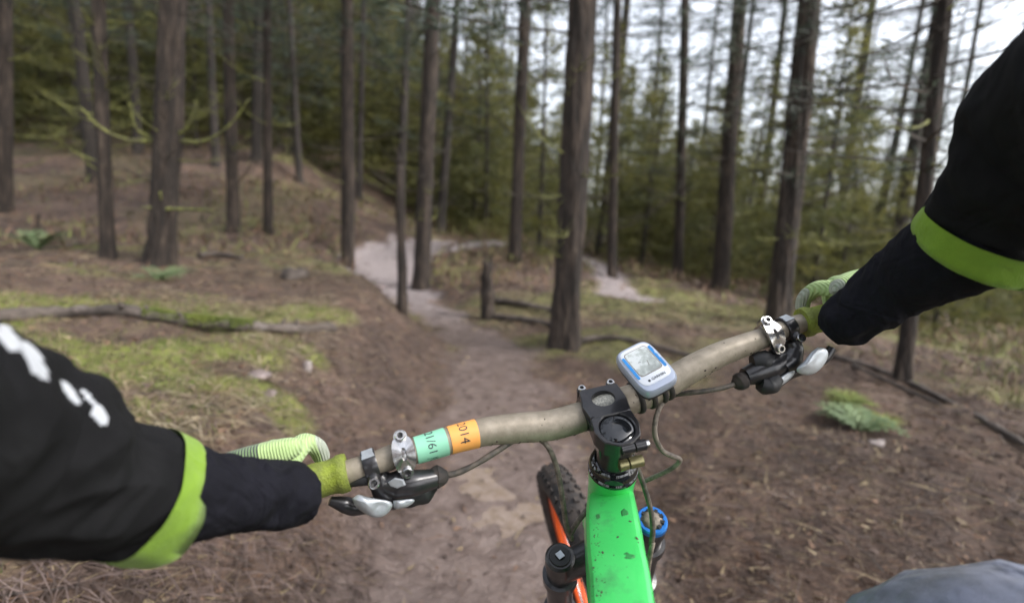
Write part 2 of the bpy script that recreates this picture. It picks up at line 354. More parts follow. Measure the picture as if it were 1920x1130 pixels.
scatter('right_scrub', 26000, 4.3, 12, lambda x, y: sm((x-1.6)/2)*np.clip(.35+fbm(x*.8, y*.8, 3)*2, .0, 1), .16, .009, .8, [M['leafy'], M['straw'], M['moss'], M['litter3']], 'thin olive grass and heather growing on the right of the trail', 'undergrowth', curved=.6)

# ------------------------------------------------------------------ trees
def trunk_mesh(name, Ht, r0, seg=18, rings=40, amp=.10, m=None, top=.25, seed=0):
    vs = np.empty((rings+1, seg, 3)); k = np.arange(seg)*2*math.pi/seg; t = (np.arange(rings+1)/rings)**1.35
    for i, ti in enumerate(t):
        z = ti*Ht; r = r0*(1-(1-top)*ti)*(1+.42*math.exp(-z/.16)*(1+.5*np.sin(k*4+seed)))
        rr = r*(1+amp*2*fbm(np.cos(k)*2.2+seed*7, np.sin(k)*2.2+z*1.3, 3)+amp*.9*vnoise(k*3.2+seed, z*5+k)+amp*.7*vnoise(k*5.1+seed*3, z*11))
        vs[i, :, 0] = np.cos(k)*rr; vs[i, :, 1] = np.sin(k)*rr; vs[i, :, 2] = z-.12
    vs[:, :, 0] += (np.sin(t*5+seed)*.035)[:, None]; vs[:, :, 1] += (np.cos(t*4+seed)*.03)[:, None]
    ii = np.arange((rings+1)*seg).reshape(rings+1, seg); nx_ = np.roll(ii, -1, 1)
    f = np.stack([ii[:-1], nx_[:-1], nx_[1:], ii[1:]], -1).reshape(-1, 4)
    return np_mesh(name, vs.reshape(-1, 3), f, [m or M['barkfar']], smooth=True)
def ribbon(pts, r, seg=3):
    mb = MB(); mb.tube([Vector(p) for p in pts], r, seg, caps=False); return mb
def crown_mesh(name, Ht, z0, Lmax, dz, nb, step, tuft, nl, nw, mats, shape=1.0, droop=-.1, seed=0, topL=.25):
    g = np.random.default_rng(seed); c = []; d = []; wood = MB(); z = z0
    while z < Ht-.1:
        fr = (z-z0)/(Ht-z0); env = (1-fr)**shape*(1-topL)+topL*(1-fr)**.3
        for b in range(nb):
            if g.random() < .18: continue
            a = g.random()*6.283; L = Lmax*env*(.45+.75*g.random()); zz = z+g.normal()*dz*.4
            n = max(2, int(L/step)); t = (np.arange(n)+1)/n; el = droop+g.normal()*.12; wv = g.normal()*.25
            r = t*L; px = np.cos(a+wv*t)*r; py = np.sin(a+wv*t)*r; pz = zz+np.sin(el)*r+.16*L*t*t
            pts = [(0, 0, zz)]+[(px[j], py[j], pz[j]) for j in range(0, n, max(1, n//4))]+[(px[-1], py[-1], pz[-1])]
            if len(pts) > 2: pts.pop(-2) if len(pts) > 3 else None
            wood.tube([Vector(p) for p in pts], [.012*(1-.8*i/len(pts)) for i in range(len(pts))], 3, mi=1, caps=False)
            for j in range(n):
                if t[j] < .22: continue
                if g.random() < (.12 if z0 < 1 else .42): continue
                side = (1-t[j])*.5*L*.5+.07
                for s_ in (-1, 0, 1):
                    q = g.random()*side*s_; cx = px[j]-math.sin(a)*q; cy = py[j]+math.cos(a)*q
                    dd = np.array([math.cos(a)-math.sin(a)*s_*.8, math.sin(a)+math.cos(a)*s_*.8, .25])
                    m_ = tuft; c.append(np.tile([cx, cy, pz[j]+g.normal()*.03], (m_, 1))+g.normal(size=(m_, 3))*.03); d.append(dd+g.normal(size=(m_, 3))*.65)
        z += dz*(.7+.6*g.random())
    c = np.concatenate(c); d = np.concatenate(d); d /= np.linalg.norm(d, axis=1)[:, None]; n = len(c)
    v, f = blades(c, d, nl*(.6+.8*g.random(n)), np.full(n, nw))
    wv = np.array(wood.v, np.float32); wf = np.array(wood.f); wf3 = np.concatenate([wf[:, [0, 1, 2]], wf[:, [0, 2, 3]]])+len(v)
    return np_mesh(name, np.concatenate([v, wv]), np.concatenate([f, wf3]), mats, np.concatenate([np.zeros(n), np.ones(len(wf3))]))
def branch_mesh(name, L, r, m, seed, rise=.3, twigs=9):
    g = random.Random(seed); mb = MB(); pts = []; ang = 0; x = y = z = 0; el = g.uniform(-.35, .1); az = 0
    n = 9
    for i in range(n):
        pts.append(Vector((x, y, z))); s_ = L/n; x += math.cos(el)*math.cos(az)*s_; y += math.cos(el)*math.sin(az)*s_; z += math.sin(el)*s_; el += rise/n*2+g.gauss(0, .09); az += g.gauss(0, .12)
    mb.tube(pts, [r*(1-.85*i/(n-1)) for i in range(n)], 5)
    for k in range(twigs):
        i = g.randint(2, n-2); d = (pts[i+1]-pts[i]).normalized(); sd = Vector((0, 0, 1)).cross(d)*g.choice((-1, 1))
        q = [pts[i]]; dd = (d+sd*g.uniform(.5, 1.1)).normalized()
        for j in range(4): dd = (dd+Vector((0, 0, g.uniform(-.05, .3)))).normalized(); q.append(q[-1]+dd*L*.08)
        mb.tube(q, [r*.4*(1-.2*j) for j in range(5)], 3)
    o = mb.build(name, m); me = o.data; bpy.data.objects.remove(o); return me
CR = [crown_mesh('pine_crown', 14.5, 2.9+.5*k, 2.2, .40, 5, .17, 5, .15, .016, [M['needle'], M['twig']], .7, -.08, 100+k) for k in range(4)]
CY = [crown_mesh('young_crown', 5.0, .25, 1.35, .25, 7, .15, 5, .15, .025, [M['needle_y'], M['twig']], .8, -.15, 200+k, .15) for k in range(4)]
CS = [crown_mesh('side_crown', 13, 1.5+.6*k, 1.3, .25, 5, .13, 5, .12, .008, [M['needle'], M['twig']], .5, -.05, 300+k, .4) for k in range(2)]
TM = [trunk_mesh('pine_trunk', 15, .13, 10, 24, .08, seed=k) for k in range(3)]
TY_ = [trunk_mesh('young_trunk', 5.1, .055, 7, 12, .06, seed=k+5) for k in range(2)]
DB = [branch_mesh('dead_branch', L, r, M['twig'], i) for i, (L, r) in enumerate([(1.0, .012), (.7, .010), (1.3, .013), (.5, .009), (.9, .011)])]
MBm = [branch_mesh('mossy_branch', L, r, M['mosstwig'], i+20, .5) for i, (L, r) in enumerate([(1.0, .013), (1.2, .014), (.7, .011)])]
def joined_dead(seed):
    g = random.Random(seed); V = []; Fc = []; b = 0
    for k in range(26):
        me = g.choice(DB); R = Matrix.Translation((0, 0, g.uniform(.6, 4.4))) @ Matrix.Rotation(g.uniform(0, 6.28), 4, 'Z') @ Matrix.Scale(g.uniform(.7, 1.3), 4)
        V += [tuple(R @ v.co) for v in me.vertices]
        for p in me.polygons: Fc.append(tuple(b+i for i in p.vertices))
        b = len(V)
    me = bpy.data.meshes.new('dead_branchwork'); me.from_pydata(V, [], Fc); me.materials.append(M['mosstwig'] if seed % 2 else M['twig']); return me
DJ = [joined_dead(s_) for s_ in range(4)]
placed = []
def zone(x, y, z):
    px, _ = scr((x, y, z)); d = 'nearer' if y < 24 else 'distant'
    if y < 1 or px < -60 or px > 1980: return 'outside the view, beside and behind the rider', d
    for lim, t in ((185, 'at the far left edge of the wood'), (420, 'behind the thick left pine'), (640, 'on the brown slope left of the trail bend'), (860, 'above the pale bend of the trail'), (1010, 'between the trail bend and the broad centre pine'),
                   (1200, 'behind the broad centre pine'), (1420, 'above the bike computer and bar'), (1600, 'above the right glove'), (3000, 'behind the right arm')):
        if px < lim: return t, d
def scr(q):
    c = CM.inverted() @ Vector(q[:3]); return 960+960*c.x/-c.z, 565-960*c.y/-c.z
def far_tree(x, y, kind, i):
    z = H(x, y); zt, dd_ = zone(x, y, z)
    side = 'left of' if x < -2 else ('straight beyond' if x < 5 else 'right of')
    if kind == 'pine':
        e = empty('pine_tree', (x, y, z), '%s slender dark pine %s' % (dd_, zt), 'tree', '%s tall pines %s' % (dd_, zt))
        sc = random.uniform(.8, 1.15); e.scale = (sc*random.uniform(.85, 1.25),)*2+(sc,)
        link('trunk', random.choice(TM), e); c = link('crown', random.choice(CS if x > .22*y else CR), e); c.rotation_euler.z = random.random()*6.28
        if y < 26: d = link('dead_branch', random.choice(DJ), e); d['kind'] = 'stuff'; d.rotation_euler.z = random.random()*6.28
    else:
        e = empty('young_conifer', (x, y, z), '%s bushy olive green conifer %s' % (dd_, zt), 'tree', '%s young conifers %s' % (dd_, zt))
        sc = random.uniform(.9, 1.6)*(.66+y/78)*(1.1-.7*min(.8, max(0, x/y))); e.scale = (sc*.95, sc*.95, sc*random.uniform(.9, 1.2))
        link('trunk', random.choice(TY_), e); c = link('crown', random.choice(CY), e); c.rotation_euler.z = random.random()*6.28
    e.rotation_euler = (random.gauss(0, .03), random.gauss(0, .03), random.random()*6.28)

# trees one can tell apart: foot pixel, head pixel, width in px, label, branches, crown
near = [
 (300, 498, 320, 52, 'thick rough barked pine nearest on the left with mossy lime branches', 1),
 (203, 478, 190, 24, 'thin leaning pine just left of the thick rough barked one', 1),
 (8, 400, 4, 28, 'dark pine trunk at the left edge of the view', 1),
 (437, 436, 430, 24, 'dark straight pine between the thick left pine and the slope', 1),
 (505, 440, 498, 17, 'slim pine rising in front of the brown slope', 1),
 (655, 503, 650, 27, 'dark pine left of the bend where the trail is palest', 1),
 (793, 543, 812, 33, 'dark pine standing right beside the bend of the trail', 1),
 (968, 492, 985, 26, 'blurred dark pine halfway between the trail bend and the broad centre pine', 1),
 (1052, 652, 1086, 56, 'broad dark pine in the centre behind the bike computer', 1),
 (1150, 520, 1160, 18, 'slim pine just right of the broad centre pine', 1),
 (1268, 520, 1282, 20, 'thin pine half way between the centre pine and the right glove', 1),
 (1352, 545, 1392, 32, 'brown trunked pine second left of the right hand', 1),
 (1455, 602, 1512, 44, 'stout brown pine rising directly behind the right brake lever', 1),
 (1560, 520, 1602, 18, 'thin pine rising just above the lime right glove', 1),
 (1692, 715, 1765, 27, 'slim pine with dense short side branches behind the right forearm', 2),
]
TREES = []
for i, (bx, by, tx, wpx, lab, cr) in enumerate(near):
    b = hit(bx, by); o = CM.translation; d = P(tx, 0, 1)-o; tp = o+d*(b.y/d.y)
    dist = (CM.inverted() @ b).z*-1; r = max(.05, wpx*dist/960/2); r = min(r, .26)*.92
    dv = (tp-b).normalized(); Ht = 13.5
    e = empty('pine_tree', b, lab, 'tree'); e.rotation_euler = dv.to_track_quat('Z', 'Y').to_euler()
    hi = wpx > 40
    link('trunk', trunk_mesh('trunk', Ht, r*1.02, 48 if hi else 24, 260 if hi else 70, .13 if hi else .09, M['bark'], .35, seed=i*3+1), e)
    c = link('crown', CS[i % 2] if bx > 1240 else CR[i % 4], e); c.rotation_euler.z = i*1.3
    if dist > 12 and bx <= 1240: c.scale = (.8, .8, .9)
    g = random.Random(i); nb = 30 if dist < 8 else 20
    for k in range(nb):
        mossy = (g.random() < .45)
        br = link('branch', g.choice(MBm if mossy else DB), e)
        zz = g.uniform(.7, 3.4 if dist < 8 else 6); s_ = g.uniform(.5, 1.0)*(.75 if dist < 8 else 1.1)
        br.location = (0, 0, zz); br.rotation_euler = (g.gauss(0, .1), g.gauss(0, .15), g.random()*6.28); br.scale = (s_,)*3
    for k in range(12 if dist < 12 else 0):
        br = link('stub', g.choice(DB), e); s_ = g.uniform(.12, .3); br.location = (0, 0, g.uniform(.5, 3.2)); br.rotation_euler = (0, g.gauss(0, .3), g.random()*6.28); br.scale = (s_, s_*2, s_*2)
    placed.append((b.x, b.y)); TREES.append((e, b, dist))
# long curving lime branches of the nearest left pine
e, b, dist = TREES[0]
inv = (Matrix.Translation(b) @ e.rotation_euler.to_matrix().to_4x4()).inverted()
for path in ([(318, 262), (380, 265), (430, 235), (468, 185)], [(312, 262), (350, 240), (368, 190)], [(300, 265), (240, 262), (190, 240), (150, 200)], [(290, 262), (255, 240), (245, 195)],
             [(300, 392), (350, 392), (400, 395)], [(298, 390), (262, 388)], [(305, 385), (300, 360)]):
    mb = MB(); sp = spline([P(x_, y_, dist-(.1 if j == 0 else .1+.12*j)) for j, (x_, y_) in enumerate(path)], 6)
    n = len(sp); mb.tube([inv @ Vector(q) for q in sp], [.019*(1-.75*j/n) for j in range(n)], 6)
    me = mb.build('branch', M['mosstwig']).data; bpy.data.objects.remove(bpy.data.objects[-1] if False else [o for o in bpy.data.objects if o.data == me][0])
    link('branch', me, e)

def free(x, y, dmin):
    if abs(relx(x, y)) < 1.1 and y < 24 or leg2mask(x, y) > .1: return False
    for q in leg2[3:]:
        if y < q.y and abs(x-q.x*y/q.y) < .3: return False
    return all((x-a)**2+(y-b_)**2 > dmin*dmin for a, b_ in placed)
R_ = random.Random(5)
cnt = 0; tries = 0
while cnt < 88 and tries < 9000:
    tries += 1
    y = 11+44*R_.random()**1.1; x = (R_.random()*2-1)*(y*1.12+2)
    if x < -3 and y < 12: continue
    if x/y > .25 and R_.random() < .42: continue
    if free(x, y, 2.3): placed.append((x, y)); far_tree(x, y, 'pine', cnt); cnt += 1
cnt = 0; tries = 0
while cnt < 290 and tries < 14000:
    tries += 1
    y = 9.5+26*R_.random()**1.2; x = (R_.random()*2-1)*(y*1.15+2)
    if x < .5 and y < 14 or x < -2 and (y < 16): continue
    if free(x, y, 1.0): placed.append((x, y)); far_tree(x, y, 'young', cnt); cnt += 1
for x, y in ((7.6, 10.4), (11.4, 12.6), (8.6, 13.8), (13.6, 16.5), (7.0, 17.4)):
    placed.append((x, y)); far_tree(x, y, 'pine', 0)
for x, y in ((5.2, 6.2), (6.6, 7.6), (4.9, 8.4), (7.9, 6.6), (6.1, 9.6), (8.6, 9.2), (3.9, 9.9), (9.6, 7.4), (7.2, 5.4)):
    placed.append((x, y)); far_tree(x, y, 'young', 0)
cnt = 0
while cnt < 34:
    y = R_.uniform(15, 30); x = -R_.uniform(.15, 1.15)*y
    if free(x, y, 1.5): placed.append((x, y)); far_tree(x, y, 'pine' if cnt % 3 == 0 else 'young', cnt); cnt += 1
# the forest goes on behind and beside the view
for k in range(60):
    a = R_.uniform(.95, 5.33); r = R_.uniform(7, 26); x, y = math.sin(a)*r, math.cos(a)*r
    if abs(relx(x, y)) > 1.5: far_tree(x, y, 'pine' if k % 2 else 'young', k)
# far wooded mass that closes the view
v_, f_ = [], []
n = 60000; a = np.radians(rng.uniform(-58, 58, n)); r = rng.uniform(60, 105, n); x = np.sin(a)*r; y = np.cos(a)*r
zt = height(x, y)+rng.random(n)*(6+4*fbm(x*.12, y*.12)); d = rng.normal(size=(n, 3)); d[:, 2] *= .6; d /= np.linalg.norm(d, axis=1)[:, None]
v_, f_ = blades(np.stack([x, y, zt], 1), d, np.full(n, 1.1), np.full(n, .5))
tag(link('distant_wood', np_mesh('distant_wood', v_, f_, [M['needle_y'], M['needle']], rng.integers(0, 2, n))), 'pale green mass of distant trees closing the view between the trunks', 'woodland', None, 'stuff')

# dead snag, stump, posts, logs, stones, plants
def local_obj(name, mb, loc, mats, label, cat, kind=None):
    e = bpy.data.objects.new('tmp', None); e.location = loc; o = mb.build(name, mats, e); o.parent = None; o.location = loc
    bpy.data.objects.remove(e); return tag(o, label, cat, None, kind)
def rough_log(name, pix, r0, r1, label, cat='log', m='log', sub=6, lift=None, knots=0):
    pts = [hit(x_, y_) for x_, y_ in pix]; pts = [p+Vector((0, 0, (r0*(.8 if lift is None else lift)))) for p in pts]; sp = spline(pts, sub); n = len(sp)
    mb = MB(); mb.tube(sp, [r0+(r1-r0)*i/(n-1) for i in range(n)], 14, wob=r0*.45, wsc=16)
    for k in range(knots):
        i = random.randint(2, n-3); q = Vector(sp[i]); dd = Vector((random.uniform(-.5, .5), random.uniform(-.6, .2), .7)).normalized()
        mb.tube([q, q+dd*r0*1.4, q+dd*r0*1.9], [r0*.35, r0*.25, r0*.15], 6)
    return local_obj(name, mb, Vector(sp[n//2]), [M[m]], label, cat), sp
lg, sp = rough_log('fallen_log', [(-140, 640), (0, 610), (110, 598), (200, 594), (262, 598), (350, 612), (440, 624), (540, 628), (628, 627)], .034, .024, 'long thin fallen log with a mossy middle lying across the left bank', knots=7)
c = []; 
for k in range(2600):
    t = random.uniform(.52, .80)*(len(sp)-1); i = int(t); q = Vector(sp[i])*(1-t+i)+Vector(sp[min(i+1, len(sp)-1)])*(t-i)
    a = random.gauss(0, .8); c.append(q+Vector((0, -math.sin(a)*.028, math.cos(a)*.028)))
c = np.array([list(q) for q in c]); d = rng.normal(size=c.shape)*.6+[0, -.3, 1]; d /= np.linalg.norm(d, axis=1)[:, None]
v_, f_ = blades(c-np.array(list(lg.location)), d, np.full(len(c), .022), np.full(len(c), .005))
o = link('moss', np_mesh('moss', v_, f_, [M['moss']]), lg); o['kind'] = 'stuff'
rough_log('fallen_log', [(915, 568), (975, 574), (1042, 588)], .035, .025, 'upper of the two thin dark logs lying left of the broad centre pine')
rough_log('fallen_log', [(920, 598), (980, 604), (1046, 618)], .035, .022, 'lower of the two thin dark logs lying left of the broad centre pine')
rough_log('fallen_branch', [(1085, 648), (1130, 640), (1190, 646), (1290, 672), (1360, 688)], .028, .012, 'dark bent branch on the ground behind the bike computer', 'branch')
rough_log('fallen_branch', [(1560, 672), (1650, 700), (1760, 750), (1850, 800), (1960, 872)], .024, .016, 'dark branch running down to the right edge of the view', 'branch')
rough_log('fallen_branch', [(1600, 690), (1700, 735), (1800, 780)], .014, .008, 'thin twig like branch below the slim right hand pine', 'branch')
rough_log('fallen_branch', [(372, 484), (410, 482), (455, 488)], .03, .015, 'short dark stick lying right of the thick left pine', 'branch')
rough_log('fallen_branch', [(128, 465), (165, 458), (215, 452)], .025, .015, 'dark stick lying behind the thin leaning pine', 'branch')
# stump and snag
def post(bx, by, tx, ty, wpx, name, label, cat, m='bark', jag=True):
    b = hit(bx, by); o = CM.translation; d = P(tx, ty, 1)-o; tp = o+d*(b.y/d.y); dist = -(CM.inverted() @ b).z; r = wpx*dist/960/2
    mb = MB(); n = 14; pts = [b+(tp-b)*(i/(n-1)) for i in range(n)]; pts[0] -= Vector((0, 0, .08))
    mb.tube(pts, [r*(1.25-.45*i/(n-1)) for i in range(n)], 14, wob=r*.5, wsc=9)
    if jag:
        for k in range(6):
            a = k*1.05; q = tp+Vector((math.cos(a)*r*.5, math.sin(a)*r*.5, -.03)); mb.tube([q, q+Vector((0, 0, random.uniform(.04, .14)))], [r*.35, r*.05], 5)
    return local_obj(name, mb, b, [M[m]], label, cat)
post(755, 588, 749, 300, 15, 'dead_snag', 'thin dead broken tree trunk standing at the edge of the trail', 'dead tree')
post(914, 598, 914, 492, 22, 'stump', 'tall dark stump beside the trail left of the two thin logs', 'stump')
post(70, 440, 72, 404, 9, 'stump', 'little dark stump near the green plant at far left', 'stump')
def rock(px, py, w_, d_, h_, label, m='stone', name='stone', s=0):
    b = hit(px, py); mb = MB(); mb.blob(b+Vector((0, 0, h_*.5)), Vector((w_, 0, 0)), Vector((.2*w_, d_, 0)), Vector((0, .1*h_, h_)), 18, 12, pw=.75, wob=.5, wsc=9+s)
    return local_obj(name, mb, b, [M[m]], label, 'stone' if name == 'stone' else 'wood')
rock(576, 697, .022, .02, .03, 'small pale stone at the top edge of the left bank')
rock(486, 712, .045, .03, .018, 'mauve grey stone lying in the dry grass on the left bank', 'wetstone', s=3)
rock(550, 522, .11, .09, .06, 'dark chunk of wood lying alone on the brown ground left of the trail', 'log', 'wood_chunk', 5)
rock(708, 540, .09, .07, .035, 'dark stone at the pale bend of the trail', 'wetstone', s=7)
rock(1642, 838, .04, .03, .02, 'pale flat stone below the pale green fern on the right', 'stone', s=9)
rock(505, 742, .02, .02, .012, 'tiny brown stone in the needles on the left bank', 'wetstone', s=11)
def plant(px, py, n, L, W, label, cat, m, name, spread=.5, frond=True):
    b = hit(px, py); mb = MB()
    for k in range(n):
        a = random.random()*6.28; d = Vector((math.cos(a)*spread, math.sin(a)*spread, random.uniform(.5, 1))).normalized(); l = L*random.uniform(.6, 1.1)
        pts = [b.copy()]; dd = d.copy()
        for j in range(7): pts.append(pts[-1]+dd*l/7); dd = (dd+Vector((0, 0, -.16))).normalized()
        mb.tube(pts, [.0025]*8, 3, caps=False)
        for j in range(1, 8):
            t = (pts[j]-pts[j-1]).normalized(); s_ = t.cross(Vector((0, 0, 1))).normalized()
            for sg in (-1, 1):
                q = pts[j]; u = (s_*sg+t*.4+Vector((0, 0, random.uniform(-.2, .2)))).normalized()*W*math.sin(math.pi*min(.93, (j+.6)/8.2)); wd = t*W*.16
                mb.add([q-wd, q+u*.5+wd*.9, q+u, q+u*.5-wd*.9], [(0, 1, 2, 3)], 0, False)
    return local_obj(name, mb, b, [M[m]], label, cat)
plant(1612, 812, 16, .26, .08, 'pale green fern growing by the trail on the right', 'fern', 'fern', 'fern', .8)
plant(1598, 762, 10, .18, .05, 'yellow green moss fern just above the pale green one', 'fern', 'moss', 'fern', .8)
plant(72, 470, 14, .35, .10, 'bright green leafy seedling at far left', 'plant', 'fern', 'seedling', .5)
plant(302, 528, 12, .26, .07, 'dull green fern at the foot of the thick left pine', 'fern', 'fern', 'fern', .8)
# puddle on the trail
pb = hit(962, 935); pv = [Vector((pb.x+math.cos(a)*.30*(1+.5*float(fbm(math.cos(a)*1.5+3, math.sin(a)*1.5, 2))), pb.y+math.sin(a)*.30*(1+.5*float(fbm(math.cos(a)*1.5+3, math.sin(a)*1.5+5, 2))), 0)) for a in np.linspace(0, 6.283, 49)[:-1]]
pz = float(np.percentile([H(pb.x+(p.x-pb.x)*t_, pb.y+(p.y-pb.y)*t_) for p in pv for t_ in (.15, .35, .55, .75)], 38)); mb = MB(); mb.add([Vector((p.x, p.y, pz)) for p in pv], [tuple(range(48))], 0)
M['puddle'] = mat('puddle', (.17, .125, .09), .2, c2=(.23, .18, .15), scale=16, bump=.25, bscale=12)
local_obj('puddle', mb, pb, [M['puddle']], 'shallow brown puddle on the trail left of the front wheel', None, 'structure')
#@@BIKE
# ------------------------------------------------------------------ the bicycle
M['champagne'] = mat('champagne_metal', (.33, .285, .225), .5, .25, c2=(.25, .215, .165), scale=70, bump=.05, bscale=200)
M['green'] = mat('green_paint', (.06, .63, .135), .36, c2=(.06, .42, .11), scale=26, thr=(.30, .44), coat=.4, bump=.04, bscale=300)
M['black'] = mat('black_metal', (.022, .022, .026), .3, .25, c2=(.034, .032, .034), scale=80, coat=.3)
M['blackp'] = mat('black_plastic', (.016, .016, .018), .55)
M['rubber'] = mat('rubber', (.022, .020, .020), .8, c2=(.06, .046, .038), scale=30)
M['silver'] = mat('silver', (.62, .62, .63), .25, 1.0, c2=(.45, .44, .43), scale=60)
M['paddle'] = mat('silver_lever', (.50, .54, .58), .36, .45, c2=(.40, .42, .44), scale=50)
M['grip'] = mat('lime_rubber', (.26, .32, .035), .65, c2=(.17, .20, .04), scale=60, c3=(.30, .36, .05), bump=.3, bscale=500)
M['orange'] = mat('orange_paint', (.85, .12, .02), .4)
M['blue'] = mat('blue_anodised', (.03, .20, .62), .3, .6)
M['gold'] = mat('olive_clamp', (.30, .27, .14), .35, .8)
M['hose'] = mat('brake_hose', (.05, .045, .04), .6, c2=(.12, .10, .08), scale=120)
M['hosegrey'] = mat('muddy_hose', (.24, .20, .165), .7, c2=(.10, .085, .07), scale=110)
M['tape_g'] = mat('mint_tape', (.26, .60, .42), .5, c2=(.18, .42, .3), scale=140, thr=(.25, .35))
M['tape_o'] = mat('orange_tape', (.90, .40, .10), .5, c2=(.55, .24, .08), scale=140, thr=(.25, .35))
M['ink'] = mat('ink', (.02, .03, .04), .6)
M['glossblack'] = mat('gloss_black', (.012, .013, .016), .08, .2, coat=1)
M['silverblue'] = mat('silver_blue_plastic', (.42, .47, .58), .3, .25)
M['white'] = mat('white_plastic', (.78, .82, .88), .25)
M['lcd'] = mat('screen', (.42, .46, .44), .12, c2=(.62, .66, .66), scale=60, thr=(.42, .5), c3=(.30, .33, .31), coat=1)
M['blueprint'] = mat('blue_print', (.02, .24, .62), .35)
N3 = lambda v: Vector(v).normalized()
r_ = cdir(.936, .252, .243).normalized(); a_ = cdir(.073, -.785, .615).normalized()
a_ = (a_-r_*a_.dot(r_)).normalized(); f_ = cdir(-.346, .558, .753); f_ = (f_-r_*f_.dot(r_)); f_ = (f_-a_*f_.dot(a_)).normalized()
up_ = -a_
def PP(*l): return [P(*q) for q in l]
root_b = P(1095, 1196, .94); root_b.z = H(root_b.x, root_b.y)
bike = empty('mountain_bike', root_b, 'bright green mountain bike seen from the saddle with champagne handlebar and orange front rim', 'bicycle')
# handlebar
BL, BR = P(650, 885, .48), P(1505, 605, .61)
oL = cdir(-.94, -.20, -.27).normalized(); oR = cdir(.975, .215, .03).normalized()
EL, ER = BL+oL*.13, BR+oR*.13
bp = [(*EL, .0111), (*BL, .0111), (*P(700, 869, .487), .0111), (*P(745, 853, .493), .0118), (*P(790, 841, .50), .0125), (*P(850, 823, .511), .0132), (*P(910, 809, .522), .0142), (*P(970, 802, .533), .0154),
      (*P(1030, 797, .543), .0159), (*P(1090, 781, .551), .0159), (*P(1140, 762, .556), .0159), (*P(1200, 742, .562), .0159), (*P(1250, 718, .569), .0157), (*P(1300, 689, .576), .0150), (*P(1350, 664, .584), .0140),
      (*P(1400, 645, .594), .0128), (*P(1450, 626, .602), .0112), (*BR, .0111), (*ER, .0111)]
BS = spline(bp, 8)
MB().tube([Vector(q[:3]) for q in BS], [q[3] for q in BS], 32).build('handlebar', M['champagne'], bike)
def bar_at(px):
    """point, direction, radius of the bar where it passes pixel column px"""
    best = min(range(len(BS)-1), key=lambda i: abs(scr(BS[i])[0]-px)); q = BS[best]; t = (Vector(BS[min(best+1, len(BS)-1)][:3])-Vector(BS[max(best-1, 0)][:3])).normalized()
    return Vector(q[:3]), t, q[3]
def scr(q):
    c = CM.inverted() @ Vector(q[:3]); return 960+960*c.x/-c.z, 565-960*c.y/-c.z
mudb = MB()
for k in range(260):
    i = random.randint(46, 125) if random.random() < .75 else random.randint(20, 140); i = min(i, len(BS)-2)
    q = Vector(BS[i][:3]); t = (Vector(BS[i+1][:3])-q).normalized(); dn = (-Vector((0, 0, 1))+t*t.z).normalized(); sd = t.cross(dn)
    a = random.gauss(0, .55); n_ = dn*math.cos(a)+sd*math.sin(a)*1; rr = random.uniform(.0004, .0014)
    mudb.blob(q+n_*(BS[i][3]), t*rr*1.3, t.cross(n_)*rr, n_*rr*.6, 6, 4)
for k in range(60):
    i = random.randint(30, 125); q = Vector(BS[i][:3]); t = (Vector(BS[i+1][:3])-q).normalized(); s_ = t.cross(Vector((0, 0, 1))).normalized(); u = s_.cross(t)
    a = random.uniform(0, 3.14); n_ = s_*math.cos(a)+u*math.sin(a); rr = random.uniform(.0003, .0008)
    mudb.blob(q+n_*BS[i][3], t*rr, t.cross(n_)*rr*1.6, n_*rr*.4, 6, 4)
o = mudb.build('mud_specks', M['mud'], bike); o['kind'] = 'stuff'; o.name = 'dried_mud'
# grips
for b0, od in ((BL, oL), (BR, oR)):
    pr = [(-.001, .0125), (-.001, .0172), (.002, .0178), (.007, .0178), (.009, .0166)]
    g = MB(); g.lathe(b0, od, pr+[(.012+.004*i, .0160-.0003*math.sin(i*1.2)) for i in range(28)]+[(.126, .0175), (.130, .0175), (.134, .015)], 40, caps=True).build('grip', M['grip'], bike, sharp=50)
